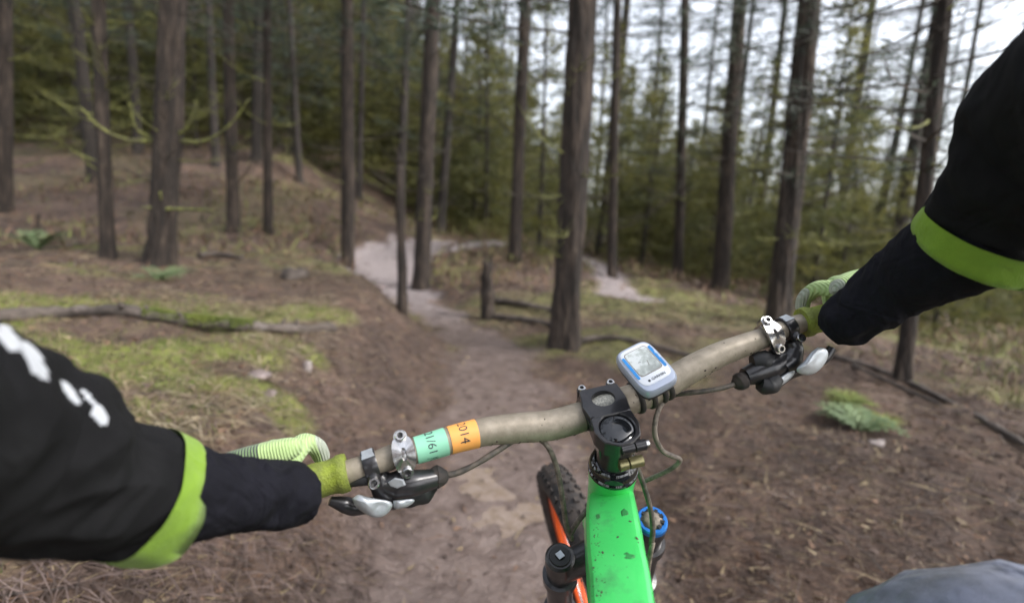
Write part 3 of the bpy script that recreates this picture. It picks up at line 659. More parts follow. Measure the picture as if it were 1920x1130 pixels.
# wrist band tapes with writing
def bar_band(px0, px1, dr, m, name):
    i0 = min(range(len(BS)), key=lambda i: abs(scr(BS[i])[0]-px0)); i1 = min(range(len(BS)), key=lambda i: abs(scr(BS[i])[0]-px1))
    def at(px):
        for i in range(len(BS)-1):
            x0, x1 = scr(BS[i])[0], scr(BS[i+1])[0]
            if x0 <= px <= x1: t = (px-x0)/(x1-x0); return BS[i]*(1-t)+BS[i+1]*t
    q = [at(px0+(px1-px0)*k/8) for k in range(9)]
    return q, MB().tube([Vector(x[:3]) for x in q], [x[3]+dr for x in q], 40, caps=True).build(name, m, bike, sharp=40)
def bar_text(q, txt, frac, size, ang0, rad_add, parent, name='lettering'):
    """writing that runs round the bar, glyph tops towards the right end"""
    cu = bpy.data.curves.new('t', 'FONT'); cu.body = txt; cu.size = size; cu.resolution_u = 3; to = bpy.data.objects.new('t', cu); COL.objects.link(to)
    dg = bpy.context.evaluated_depsgraph_get(); me = bpy.data.meshes.new_from_object(to.evaluated_get(dg)); bpy.data.objects.remove(to)
    bm = __import__('bmesh').new(); bm.from_mesh(me); bmo = __import__('bmesh').ops
    bmo.subdivide_edges(bm, edges=[e_ for e_ in bm.edges if e_.calc_length() > size*.2], cuts=2, use_grid_fill=False); bm.to_mesh(me); bm.free()
    A, B_ = Vector(q[0][:3]), Vector(q[-1][:3]); t = (B_-A).normalized(); L_ = (B_-A).length; vw = (CM.translation-(A+B_)/2); vw = (vw-t*vw.dot(t)).normalized()
    upv = vw.cross(t).normalized(); 
    if upv.dot(cdir(0, 1, 0)) < 0: upv = -upv
    off = rootloc(parent); r0 = (q[0][3]+q[-1][3])/2+rad_add
    for v in me.vertices:
        ang = ang0-v.co.x/r0; s_ = frac*L_+v.co.y; rr = q[0][3]+(q[-1][3]-q[0][3])*s_/L_+rad_add
        v.co = A+t*s_+(vw*math.cos(ang)+upv*math.sin(ang))*rr-off
    me.materials.clear(); me.materials.append(M['ink']); return link(name, me, parent)
qg, og = bar_band(779, 836, .0007, M['tape_g'], 'mint_wristband'); bar_text(qg, '21/61 JU', .36, .0118, 1.3, .0009, og)
qo, oo = bar_band(842, 893, .0007, M['tape_o'], 'orange_wristband'); bar_text(qo, '2014', .34, .0125, 1.25, .0009, oo); bar_text(qo, '.', .3, .01, -.3, .0009, oo)
M['decal'] = mat('bar_decal', (.62, .60, .52), .5, c2=(.30, .29, .25), scale=420)
bar_band(1106, 1160, .0004, M['decal'], 'bar_decal')
bar_band(768, 777, .0004, M['hosegrey'], 'tape_edge')
def bolt(p, n, r, parent, m='silver', h=.004, name='bolt'):
    n = n.normalized(); b = MB().lathe(p, n, [(0, r), (h*.8, r), (h, r*.86), (h, r*.55), (h*.35, r*.5)], 24, caps=True).build(name, M[m], parent, sharp=35)
    MB().lathe(p+n*h*.36, n, [(0, r*.5), (.0002, r*.5)], 6, caps=True).build('socket', M['blackp'], b)
    return b
def view(p): return (CM.translation-p).normalized()
def around(pt, t, r):
    """frame about the bar: toward camera, up"""
    v = view(pt); v = (v-t*v.dot(t)).normalized(); u = v.cross(t).normalized()
    if u.dot(cdir(0, 1, 0)) < 0: u = -u
    return v, u
# silver brake clamps (left, right) with two bolts and a slot
def brake_clamp(px, wscale=1):
    p, t, r = bar_at(px); v, u = around(p, t, r)
    c = MB().lathe(p-t*.007*wscale, t, [(0, r), (0, r+.003), (.002, r+.0036), (.012*wscale, r+.0036), (.014*wscale, r+.003), (.014*wscale, r)], 36, caps=False).build('brake_clamp', M['silver'], bike, sharp=30)
    f0 = v*.98-u*.05; f0 = (f0-t*f0.dot(t)).normalized(); u0 = f0.cross(t); u0 = u0 if u0.dot(u) > 0 else -u0
    top, bot = p+f0*(r+.004)*.55+u0*(r+.006), p+f0*(r+.004)*.85-u0*(r+.005)
    # arched plate with a long slot
    n = 14; pl = MB(); out = []; inn = []
    def arc(s, wd, h): return p+f0*((r+h)-.0042*s*s)+u0*(.0136*s)+t*wd
    N = 40
    for k in range(N):
        th = 2*math.pi*k/N; ce, se = math.cos(th), math.sin(th)
        out.append((max(-1.12, min(1.12, 1.3*se)), .0105*wscale*math.copysign(abs(ce)**.55, ce))); inn.append((.46*se, .0027*wscale*math.copysign(abs(ce)**.7, ce)))
    vs = [arc(s, w_, .0035) for s, w_ in out]+[arc(s, w_, .0075) for s, w_ in out]+[arc(s, w_, .0075) for s, w_ in inn]+[arc(s, w_, .0038) for s, w_ in inn]
    fs = []
    for i in range(3):
        for k in range(N): fs.append((i*N+k, i*N+(k+1) % N, (i+1)*N+(k+1) % N, (i+1)*N+k))
    pl.add(vs, fs, 0, True); pl.build('clamp_plate', M['silver'], c, sharp=30)
    for s in (1.12, -1.12):
        q = arc(s, 0, .0015); nn = (q-p).normalized(); nn = (f0*.8+nn*.35).normalized()
        MB().lathe(q-nn*.006, nn, [(0, .0068), (.010, .0068), (.011, .0064)], 24).build('bolt_boss', M['silver'], c, sharp=40)
        bolt(q+nn*.005, nn, .0052, c)
    return p, t, r, v, u
pL = brake_clamp(757); pR = brake_clamp(1439, .95)
# black shifter clamps
def shifter_clamp(px, sgn):
    p, t, r = bar_at(px); v, u = around(p, t, r)
    c = MB().lathe(p-t*.0065, t, [(0, r), (0, r+.0028), (.0012, r+.0034), (.0118, r+.0034), (.013, r+.0028), (.013, r)], 36, caps=False).build('shifter_clamp', M['black'], bike, sharp=30)
    pl = MB(); a = [p+(v*math.cos(x)+u*math.sin(x))*(r+.0038)+t*y for x, y in ((1.25, -.005), (1.25, .005), (.45, .006), (.45, -.006))]
    pl.prism(a, (v*.6+u*.6).normalized()*.0008, 0, .12).build('badge', M['paddle'], c)
    b = p-u*(r+.006)+v*.008-t*.001*sgn
    MB().tube([p-u*(r*.5)+v*.004, b, b-u*.004], [.007, .0065, .005], 14).build('clamp_lug', M['black'], c)
    bolt(b+v*.003, (v+u*.1), .0052, c, h=.005)
    return p, t, v, u
shifter_clamp(695, 1); shifter_clamp(1474, -1)
# left brake lever and shifter, under the bar
def ctube(name, m, pts, rad, parent, sub=6, seg=18, flat=None, **kw):
    sp = spline([(*P(*q), ) for q in pts], sub); n = len(sp)
    rr = np.interp(np.linspace(0, 1, n), np.linspace(0, 1, len(rad)), [x if not isinstance(x, tuple) else x[0] for x in rad])
    if isinstance(rad[0], tuple):
        r2 = np.interp(np.linspace(0, 1, n), np.linspace(0, 1, len(rad)), [x[1] for x in rad]); rl = [(float(a), float(b)) for a, b in zip(rr, r2)]
    else: rl = [float(a) for a in rr]
    return MB().tube([Vector(q) for q in sp], rl, seg, flat=flat, **kw).build(name, M[m], parent, sharp=60)
VW = cdir(0, .15, -1)   # flat face roughly towards the rider
UPc = cdir(0, 1, 0)
lev = ctube('brake_body', 'black', [(716, 908, .485), (745, 908, .487), (775, 905, .49), (800, 900, .495), (822, 894, .50)], [.009, .0135, .0125, .0105, .009], bike, seg=12)
MB().prism(PP((728, 903, .472), (741, 895, .472), (757, 898, .472), (761, 908, .472), (746, 914, .472), (733, 910, .472)), cdir(0, .1, -1)*.002, 0, .2).build('reservoir_cap', M['paddle'], lev)
ctube('lever_mount', 'black', [(706, 893, .485), (716, 905, .487), (728, 925, .49), (745, 935, .495)], [.010, .012, .013, .011], lev)
ctube('pivot_housing', 'blackp', [(740, 925, .495), (770, 925, .50), (795, 920, .505), (812, 905, .505)], [.010, .013, .012, .008], lev, seg=10, wob=.002, wsc=60)
ctube('boot', 'rubber', [(806, 896, .50), (814, 894, .50), (821, 893, .501), (830, 892, .502), (838, 890, .504)], [.006, .0105, .0118, .009, .005], lev, seg=8)
ctube('lever_reach', 'blackp', [(655, 906, .478), (680, 900, .478), (706, 893, .482)], [.0035, .005, .007], lev)
ctube('lever_blade', 'black', [(618, 938, .475), (645, 945, .480), (665, 950, .485), (700, 945, .49), (735, 938, .495)], [.004, .0075, .008, .007, .008], lev, flat=VW)
def paddle(name, prof, z, dz, m, parent, th=.004):
    """rounded thumb paddle: outline in view pixels, domed, tapering thickness"""
    n = len(prof); sp = spline(prof+[prof[0]], 6)[:-1]; cx, cy = sp[:, 0].mean(), sp[:, 1].mean(); vs = []; rings = [(1, -th), (1.0, -th*.3), (.93, th*.35), (.7, th*.85), (.35, th*1.1)]
    for s, h in rings:
        for q in sp:
            zz = z+dz*(q[0]-cx)/100; p = P(cx+(q[0]-cx)*s, cy+(q[1]-cy)*s, zz); vs.append(p+view(p)*h)
    k = len(sp); fs = []
    for i in range(len(rings)-1):
        for j in range(k): fs.append((i*k+j, i*k+(j+1) % k, (i+1)*k+(j+1) % k, (i+1)*k+j))
    fs.append(tuple(reversed(range(k)))); fs.append(tuple((len(rings)-1)*k+j for j in range(k)))
    mb = MB(); mb.add(vs, fs, 0, True); return mb.build(name, M[m], parent, sharp=70)
paddle('thumb_paddle', [(660, 934), (672, 927), (688, 931), (710, 935), (730, 939), (736, 948), (724, 964), (706, 970), (688, 964), (668, 950)], .468, .012, 'paddle', lev)
paddle('release_paddle', [(737, 938), (756, 936), (774, 935), (776, 941), (762, 950), (745, 954), (738, 950)], .476, .01, 'paddle', lev, .003)
# right brake lever and shifter
rev = ctube('brake_body', 'black', [(1484, 668, .60), (1462, 678, .598), (1440, 690, .594), (1415, 700, .59), (1396, 706, .588)], [.010, .014, .016, .013, .010], bike, seg=12)
ctube('lever_mount', 'black', [(1482, 640, .60), (1486, 655, .60), (1478, 675, .598), (1462, 688, .594)], [.010, .012, .014, .012], rev)
ctube('pivot_housing', 'blackp', [(1410, 680, .59), (1430, 678, .59), (1452, 680, .595)], [.009, .012, .010], rev, seg=10, wob=.002, wsc=60)
ctube('lower_housing', 'blackp', [(1425, 718, .585), (1440, 722, .585), (1455, 708, .588)], [.009, .0115, .010], rev, seg=10, wob=.002, wsc=60)
ctube('boot', 'rubber', [(1400, 706, .588), (1392, 712, .587), (1384, 717, .586), (1376, 720, .585)], [.007, .0105, .0100, .005], rev, seg=8)
ctube('lever_blade', 'black', [(1560, 652, .60), (1545, 672, .60), (1510, 690, .598), (1480, 700, .596), (1455, 715, .594)], [.005, .006, .006, .007, .008], rev)
paddle('thumb_paddle', [(1533, 651), (1547, 653), (1553, 664), (1546, 682), (1530, 698), (1512, 703), (1496, 698), (1494, 690), (1508, 676), (1520, 661)], .578, .01, 'paddle', rev)
paddle('release_paddle', [(1446, 722), (1452, 714), (1468, 703), (1486, 693), (1490, 699), (1480, 712), (1462, 724), (1450, 727)], .585, .01, 'paddle', rev, .003)
# stem
Wc = P(1131, 751, .5425); q_ = f_*-1; capc = P(1157, 804, .512)
e1 = (capc-Wc); e1 = (e1-up_*e1.dot(up_)); el = e1.length; e1.normalize(); capc = Wc+e1*el; e2 = up_.cross(e1).normalized()
if e2.dot(r_) < 0: e2 = -e2
def SP(a, b, h=0): return Wc+e1*a+e2*b+up_*h        # stem plane: a back toward rider, b right
def holed(name, outline, hc, ha, hb, h0, h1, m, parent, bev=.0012):
    """plate with an elliptical hole; outline given as function of angle about hole centre"""
    N = 48; out = [outline(2*math.pi*k/N) for k in range(N)]; inn = [(hc[0]+ha*math.sin(2*math.pi*k/N), hc[1]+hb*math.cos(2*math.pi*k/N)) for k in range(N)]
    sh = lambda L_, f: [(hc[0]+(a-hc[0])*f, hc[1]+(b-hc[1])*f) for a, b in L_]
    loops = [(out, h0), (out, h1-bev), (sh(out, .955), h1), (sh(inn, 1.06), h1), (inn, h1-bev), (inn, h0)]
    vs = [SP(a, b, h) for L_, h in loops for a, b in L_]; fs = []
    for i in range(len(loops)-1):
        for k in range(N): fs.append((i*N+k, i*N+(k+1) % N, (i+1)*N+(k+1) % N, (i+1)*N+k))
    mb = MB(); mb.add(vs, fs, 0, True); return mb.build(name, M[m], parent, sharp=28)
def poly_outline(poly, hc):
    def fn(th):
        d = (math.sin(th), math.cos(th)); best = None
        for i in range(len(poly)):
            (ax, ay), (bx, by) = poly[i], poly[(i+1) % len(poly)]; ex, ey = bx-ax, by-ay; den = d[0]*ey-d[1]*ex
            if abs(den) < 1e-12: continue
            t = ((ax-hc[0])*ey-(ay-hc[1])*ex)/den; s_ = ((ax-hc[0])*d[1]-(ay-hc[1])*d[0])/den
            if t > 0 and -1e-6 <= s_ <= 1+1e-6 and (best is None or t < best): best = t
        return (hc[0]+d[0]*best, hc[1]+d[1]*best)
    return fn
stem = MB().tube([capc-up_*.006, capc-up_*.048], [.0185, .0185], 32).build('stem', M['black'], bike, sharp=40)
poly = [(-.017, -.021), (-.018, .0215), (.004, .0245), (.0225, .0215), (.0225, -.021), (.004, -.0245)]
holed('bar_clamp', poly_outline([(a, b) for a, b in poly], (0, 0)), (0, 0), .0100, .0120, -.012, .004, 'black', stem)
R_c = el
poly2 = [(.0205, -.022), (.0205, .022), (R_c, .0235), (R_c+.014, .019), (R_c+.0215, .007), (R_c+.0215, -.007), (R_c+.014, -.019), (R_c, -.0235)]
holed('steerer_clamp', poly_outline(poly2, (R_c, 0)), (R_c, 0), .0178, .0178, -.016, .0035, 'black', stem)
MB().lathe(SP(R_c, 0, -.012), up_, [(0, .0175), (.013, .0175), (.0145, .0155), (.0156, .013), (.0164, .009), (.0166, .0055), (.0150, .0052), (.0148, .002)], 40).build('top_cap', M['glossblack'], stem, sharp=30)
# sides of the stem body between bar and steerer, narrowing
for sg in (-1, 1):
    MB().prism([SP(-.014, sg*.021, -.004), SP(.012, sg*.023, -.004), SP(R_c+.004, sg*.0225, -.004), SP(R_c+.006, sg*.018, -.034), SP(R_c-.01, sg*.017, -.040), SP(.012, sg*.019, -.030), SP(-.010, sg*.018, -.034)], e2*-sg*.005).build('stem_side', M['black'], stem)
MB().prism([SP(.018, -.015, -.010), SP(R_c-.012, -.015, -.012), SP(R_c-.012, -.015, -.032), SP(.018, -.015, -.028)], e2*.030).build('stem_web', M['black'], stem)
for sg in (-1, 1): MB().tube([SP(-.002, sg*.0128, -.017), SP(-.002, sg*.0225, -.017)], [.0185, .0185], 28).build('clamp_barrel', M['black'], stem, sharp=40)
for sg in (-1, 1):
    q0 = SP(-.0215, sg*.0165, -.004); MB().tube([q0-up_*.010, q0+up_*.003], [.0052, .0052], 16).build('bolt_boss', M['black'], stem, sharp=40); bolt(q0+up_*.003, up_, .0042, stem, 'silver', .004)
# pinch bolts at the back of the steerer clamp
MB().tube([SP(R_c+.021, -.004, -.004), SP(R_c+.021, .009, -.004)], [.0055]*2, 16).build('pinch_lug', M['black'], stem, sharp=40)
MB().tube([SP(R_c+.021, .0105, -.004), SP(R_c+.021, .021, -.004)], [.0055]*2, 16).build('pinch_lug', M['black'], stem, sharp=40)
bolt(SP(R_c+.021, .021, -.004), e2, .004, stem)
MB().tube([SP(R_c+.021, -.004, -.030), SP(R_c+.021, .005, -.030)], [.006]*2, 16).build('lower_lug', M['gold'], stem, sharp=40)
MB().tube([SP(R_c+.021, .0068, -.030), SP(R_c+.021, .021, -.030)], [.006]*2, 16).build('lower_lug', M['gold'], stem, sharp=40)
# headset, head tube, top tube, down tube, fork
hs0 = capc+a_*.052
MB().lathe(hs0, a_, [(-.004, .0165), (-.003, .0205), (.000, .0240), (.003, .0255), (.006, .0262), (.0085, .0250), (.010, .0265), (.013, .0268)], 48).build('headset', M['glossblack'], bike, sharp=25)
frame = MB()
ht0, ht1 = hs0+a_*.013, hs0+a_*.125
frame.lathe(ht0, a_, [(0, .0265), (.004, .0262), (.02, .025), (.09, .025), (.112, .029)], 40)
frame.build('head_tube', M['green'], bike, sharp=40)
def facet_tube(name, pts, ws, hs, flatv, m, parent, cut=.34, sub=6, out=None):
    """rounded octagonal box tube, ws and hs half-sizes"""
    sp = spline([(*p, w_, h_) for p, w_, h_ in zip(pts, ws, hs)], sub); n = len(sp); vs = []; fs = []; u = Vector(flatv)
    prof = []
    for cx, cy, in ((1, 1), (-1, 1), (-1, -1), (1, -1)):
        for k in range(4):
            a0 = {(1, 1): 0, (-1, 1): 90, (-1, -1): 180, (1, -1): 270}[(cx, cy)]; a = math.radians(a0+90*k/3); prof.append((cx*(1-cut)+cut*math.cos(a), cy*(1-cut)+cut*math.sin(a)))
    K = len(prof)
    for i in range(n):
        p = Vector(sp[i][:3]); t = (Vector(sp[min(i+1, n-1)][:3])-Vector(sp[max(i-1, 0)][:3])).normalized(); uu = (u-t*u.dot(t)).normalized(); vv = t.cross(uu)
        for a, b in prof: vs.append(p+uu*a*sp[i][3]+vv*b*sp[i][4])
    for i in range(n-1):
        for k in range(K): fs.append((i*K+k, i*K+(k+1) % K, (i+1)*K+(k+1) % K, (i+1)*K+k))
    fs.append(tuple(reversed(range(K)))); fs.append(tuple((n-1)*K+k for k in range(K)))
    mb = MB(); mb.add(vs, fs, 0, True); return mb.build(name, M[m], parent, sharp=26)
tt = PP((1149, 950, .560), (1152, 985, .525), (1158, 1050, .475), (1168, 1130, .428), (1190, 1400, .33), (1230, 2300, .2))
ttn = facet_tube('top_tube', tt, [.0255, .0262, .0262, .0258, .024, .022], [.020, .024, .024, .023, .020, .018], r_, 'green', bike, .36)
dt = [ht1-a_*.02, ht1+cdir(0, -.11, -.12), ht1+cdir(0, -.33, -.42)]
facet_tube('down_tube', dt, [.027, .032, .032], [.027, .03, .03], r_, 'green', bike, .5)
M['smear'] = mat('mud_smear', (.03, .30, .07), .7, c2=(.04, .16, .05), scale=180)
mk = MB(); tsp = spline([(*p,) for p in tt[:4]], 10)
def on_tube(px, py):
    # nearest surface point toward the rider on the top tube
    o = CM.translation; d = (P(px, py, 1)-o).normalized(); best = None
    me = ttn.data; off = rootloc(bike); 
    hitp = bvh.ray_cast(o-off, d); return (hitp[0]+off, hitp[1]) if hitp[0] else (None, None)
from mathutils.bvhtree import BVHTree
bvh = BVHTree.FromPolygons([v.co for v in ttn.data.vertices], [tuple(p.vertices) for p in ttn.data.polygons])
def speck(mb, px, py, w_, h_, ang, th=.0003):
    p, nrm = on_tube(px, py)
    if p is None: return
    if nrm.dot(view(p)) < 0: nrm = -nrm
    X_ = cdir(math.cos(ang), math.sin(ang), 0); X_ = (X_-nrm*X_.dot(nrm)).normalized(); Y_ = nrm.cross(X_); mb.blob(p, X_*w_, Y_*h_, nrm*th, 10, 5, wob=.5, wsc=300)
sm_ = MB(); dk = MB()
for px, py, w_, h_, a in ((1171, 960, .0035, .006, .3), (1179, 1041, .006, .0042, -.7), (1121, 968, .003, .005, .2)): speck(sm_, px, py, w_, h_, a, .00012)
for px, py, w_, h_ in ((1182, 977, .0017, .0015), (1158, 1006, .0012, .0012), (1195, 1009, .0018, .0028), (1197, 1016, .001, .001), (1177, 1082, .0008, .0008), (1151, 1040, .0006, .001), (1175, 1062, .0006, .0006), (1130, 1035, .001, .002)): speck(dk, px, py, w_, h_, .2)
for k in range(80): speck(dk, random.gauss(1122, 7), random.uniform(930, 1128), random.uniform(.0003, .0014)*random.random(), random.uniform(.0004, .0022)*random.random(), random.uniform(-.6, .9))
o = sm_.build('mud_smear', M['smear'], ttn); o['kind'] = 'stuff'; o = dk.build('mud_splash', M['mud'], ttn); o['kind'] = 'stuff'
# fork
crn = P(1137, 1012, .64)
lt, rt = P(1050, 1042, .63), P(1222, 978, .645)
ax_f = (rt-lt).normalized()
cr_ = MB(); cr_.tube([lt+a_*.035, (lt+rt)/2+a_*.02, rt+a_*.035], [(.022, .018)]*3, 18, flat=a_); cr_.build('fork_crown', M['black'], bike, sharp=40)
for tp, bl in ((lt, False), (rt, True)):
    lg = MB(); lg.lathe(tp, a_, [(0, .0155), (.003, .0185), (.018, .0190), (.020, .0175), (.045, .0175), (.046, .0225), (.06, .0225), (.062, .0175), (.15, .0175), (.152, .0235), (.17, .0235), (.40, .0205), (.56, .016)], 32)
    leg = lg.build('fork_leg', M['black'], bike, sharp=35)
    if bl:
        MB().lathe(tp-a_*.006, a_, [(0, .0135), (-.0, .0175), (.002, .0192), (.008, .0195), (.010, .018)], 40, caps=False).build('blue_dial', M['blue'], leg, sharp=30)
        MB().lathe(tp-a_*.001, -a_, [(0, .0138), (.004, .0132), (.008, .009), (.009, .004)], 28).build('knob', M['hosegrey'], leg, sharp=40)
        for k in range(9):
            an = k*.7; d = (ax_f*math.cos(an)+f_*math.sin(an)); MB().prism([tp-a_*.004+d*.009-d.cross(a_)*.0015, tp-a_*.004+d*.0142-d.cross(a_)*.0022, tp-a_*.004+d*.0142+d.cross(a_)*.0022, tp-a_*.004+d*.009+d.cross(a_)*.0015], -a_*.004).build('knob_rib', M['blackp'], leg)
    else:
        MB().lathe(tp+a_*.001, -a_, [(0, .0140), (.003, .0125), (.003, .006), (.001, .005)], 28).build('leg_cap', M['blackp'], leg, sharp=30)
        MB().prism([tp-a_*.003+ax_f*x-f_*y for x, y in ((-.005, -.003), (.003, -.005), (.005, .003), (-.003, .005))], -a_*.0012).build('cap_print', M['paddle'], leg)
# front wheel
a_ = (a_-ax_f*a_.dot(ax_f)).normalized(); f_w = f_; f_ = (f_-a_*f_.dot(a_)); f_ = (f_-ax_f*f_.dot(ax_f)).normalized()
AX = (lt+rt)/2+a_*.49+f_*.042; wr = .335; wn = ax_f
wheel = empty('front_wheel', (0, 0, 0)); wheel.parent = bike
def ring(name, prof, m, parent, seg=96):
    """prof: (radial, lateral) closed loop revolved about the axle"""
    vs = []; fs = []; K = len(prof)
    for i in range(seg):
        a = 2*math.pi*i/seg; d = f_*math.cos(a)-a_*math.sin(a)
        for rr, l in prof: vs.append(AX+d*rr+wn*l)
    for i in range(seg):
        for k in range(K): fs.append((i*K+k, i*K+(k+1) % K, ((i+1) % seg)*K+(k+1) % K, ((i+1) % seg)*K+k))
    mb = MB(); mb.add(vs, fs, 0, True); return mb.build(name, M[m], parent, sharp=40)
ty = [(wr-.028+.028*math.cos(t), .029*math.sin(t)) for t in np.linspace(-2.5, 2.5, 16)]
tyre = ring('tyre', ty, 'rubber', wheel)
ring('rim', [(wr-.040, -.013), (wr-.046, -.0145), (wr-.066, -.011), (wr-.070, 0), (wr-.066, .011), (wr-.046, .0145), (wr-.040, .013)], 'orange', wheel)
kn = MB(); nk = 72
for i in range(nk):
    for l, hh, off in ((-.022, .004, 0), (-.008, .004, .5), (.008, .004, 0), (.022, .004, .5)):
        a = 2*math.pi*(i+off)/nk; d = f_*math.cos(a)-a_*math.sin(a); tg = d.cross(wn)
        ph = math.asin(l/.029); rad = wr-.028+.028*math.cos(ph); nn = (d*math.cos(ph)+wn*math.sin(ph)).normalized()
        kn.box(AX+d*rad+wn*l+nn*hh*.5, tg*.0055, nn.cross(tg)*.0042, nn*hh*.5)
o = kn.build('tread', M['rubber'], tyre); o['kind'] = 'stuff'
hub = MB().tube([AX-wn*.055, AX-wn*.03, AX+wn*.03, AX+wn*.055], [.02, .016, .016, .02], 20).build('hub', M['black'], wheel)
sb = MB().tube([Vector((.018, 0, 0)), Vector((wr-.068, 0, 0))], [.001, .001], 5).build('spoke', M['silver']); sm_me = sb.data; bpy.data.objects.remove(sb)
for i in range(28):
    a = 2*math.pi*i/28; d = f_*math.cos(a)-a_*math.sin(a); s_ = (.025 if i % 2 else -.025); dd = (d-wn*s_*3.3).normalized()
    o = link('spoke', sm_me, wheel); Rm = Matrix((dd, wn.cross(dd).normalized(), dd.cross(wn.cross(dd)).normalized())).transposed().to_4x4()
    o.matrix_local = Matrix.Translation(AX+wn*s_-rootloc(bike)) @ Rm
# cables and hoses
def cable(name, m, pts, r, parent=bike, wob=0):
    sp = spline([(*P(*q),) for q in pts], 10); return MB().tube([Vector(q) for q in sp], [r]*len(sp), 10, wob=wob, wsc=60).build(name, M[m], parent)
cable('brake_hose', 'hose', [(832, 892, .504), (860, 885, .507), (895, 868, .512), (930, 846, .52), (958, 828, .53), (985, 812, .56), (1020, 800, .59), (1060, 800, .62)], .0032, wob=.0004)
cable('gear_cable', 'hosegrey', [(985, 812, .56), (1010, 822, .545), (1028, 838, .54), (1042, 870, .55), (1050, 905, .56), (1056, 945, .575), (1062, 985, .59), (1072, 1010, .61)], .0030)
cable('gear_cable', 'hosegrey', [(1068, 1004, .60), (1078, 985, .595), (1092, 966, .59), (1108, 950, .60), (1130, 945, .62)], .0032)
cable('brake_hose', 'hose', [(1378, 720, .585), (1350, 728, .583), (1320, 733, .583), (1285, 737, .588), (1255, 742, .60), (1225, 752, .62)], .003, wob=.0003)
cable('gear_cable', 'hosegrey', [(1262, 728, .575), (1250, 744, .565), (1236, 765, .558), (1228, 795, .556), (1230, 822, .56), (1243, 845, .57), (1262, 855, .58), (1275, 862, .59), (1262, 876, .60), (1235, 890, .615), (1205, 903, .63)], .0029)
cable('brake_hose', 'hose', [(1186, 838, .56), (1188, 862, .56), (1200, 890, .565), (1212, 925, .575), (1221, 960, .58), (1224, 995, .585), (1221, 1020, .59)], .003, wob=.0003)
cable('cable_end', 'hosegrey', [(1224, 1016, .588), (1220, 1035, .59), (1216, 1058, .60), (1214, 1075, .61)], .0030)
# rubber bands of the computer mount round the bar
for px in (1196, 1211, 1232, 1243):
    p, t, r = bar_at(px); MB().lathe(p-t*.003, t, [(0, r), (.0005, r+.0022), (.004, r+.0026), (.0055, r+.0022), (.006, r)], 28, caps=False).build('mount_band', M['rubber'], bike)
p, t, r = bar_at(1222); v, u = around(p, t, r)
MB().prism([p+u*.008+v*(r-.002)-t*.012, p+u*.008+v*(r-.002)+t*.012, p-u*.008+v*(r-.002)+t*.012, p-u*.008+v*(r-.002)-t*.012], (v+u).normalized()*.012).build('computer_mount', M['blackp'], bike)

# ------------------------------------------------------------------ bike computer
CC = P(1211, 690, .515); lv = cdir(.0255, -.036, -.038); wv = cdir(.037, .017, .0087); wl = wv.length; wv.normalize(); lv = (lv-wv*lv.dot(wv)).normalized(); nv = lv.cross(wv).normalized()
if nv.dot(view(CC)) < 0: nv = -nv
comp = empty('bike_computer', CC, 'silver blue bike computer with a grey screen mounted on the handlebar', 'bike computer')
def sq(a, hw, hl, p): 
    c, s_ = math.cos(a), math.sin(a); return math.copysign(abs(c)**p, c)*hw, math.copysign(abs(s_)**p, s_)*hl
def slab(name, levels, m, parent, N=56, p=.42, cy=0, cx=0, mats=None):
    vs = []; fs = []
    for hw, hl, h, *b in levels:
        for k in range(N):
            x, y = sq(2*math.pi*k/N, hw, hl, b[0] if b else p); w_ = 1+.06*(y/hl if hl else 0)*-1*0
            vs.append(CC+wv*(x*w_+cx)+lv*(y+cy)+nv*h)
    for i in range(len(levels)-1):
        for k in range(N): fs.append((i*N+k, i*N+(k+1) % N, (i+1)*N+(k+1) % N, (i+1)*N+k))
    fs.append(tuple(reversed(range(N)))); fs.append(tuple((len(levels)-1)*N+k for k in range(N)))
    mb = MB(); mb.add(vs, fs, 0, True); return mb.build(name, M[m], parent, sharp=35)
HW, HL = .0212, .0290
slab('case_back', [(HW*.82, HL*.85, -.015), (HW*.93, HL*.95, -.011), (HW*.97, HL*.98, -.006)], 'blackp', comp)
slab('case', [(HW*.97, HL*.98, -.006), (HW, HL, -.003), (HW, HL, .0005), (HW*.975, HL*.98, .003), (HW*.92, HL*.94, .0047), (HW*.84, HL*.87, .0052)], 'silverblue', comp)
face = slab('face_plate', [(HW*.83, HL*.80, .0050), (HW*.83, HL*.80, .0056), (HW*.80, HL*.78, .0060)], 'white', comp, cy=-.002, p=.38)
slab('screen', [(HW*.60, HL*.52, .0058), (HW*.60, HL*.52, .00635)], 'lcd', comp, cy=-.0055, p=.22)
slab('screen_bezel', [(HW*.63, HL*.545, .0057), (HW*.63, HL*.545, .0062)], 'hosegrey', comp, cy=-.0055, p=.22)
for sg in (-1, 1): slab('blue_strip', [(HW*.075, HL*.50, .0057), (HW*.075, HL*.50, .00635)], 'blueprint', comp, cx=sg*HW*.735, cy=-.0035, p=.3)
def face_text(txt, size, x, y, m, rot=0, h=.0064):
    cu = bpy.data.curves.new('t', 'FONT'); cu.body = txt; cu.size = size; cu.align_x = 'CENTER'; cu.resolution_u = 2; cu.extrude = .00005; to = bpy.data.objects.new('t', cu); COL.objects.link(to)
    me = bpy.data.meshes.new_from_object(to.evaluated_get(bpy.context.evaluated_depsgraph_get())); bpy.data.objects.remove(to)
    c, s_ = math.cos(rot), math.sin(rot)
    for v_ in me.vertices: a, b = v_.co.x*c-v_.co.y*s_, v_.co.x*s_+v_.co.y*c; v_.co = wv*(x+a)-lv*(y+b)+nv*(h+v_.co.z)
    me.materials.clear(); me.materials.append(M[m]); return link('lettering', me, comp)
face_text('GARMIN', .0042, .0022, -.0182, 'ink'); face_text('edge 205', .0030, HW*.735+.0010, .0055, 'white', -math.pi/2)
MB().lathe(CC+wv*-.0085+lv*.0170+nv*.0058, nv, [(0, .0013), (.0006, .0013)], 16).build('power_mark', M['ink'], comp)
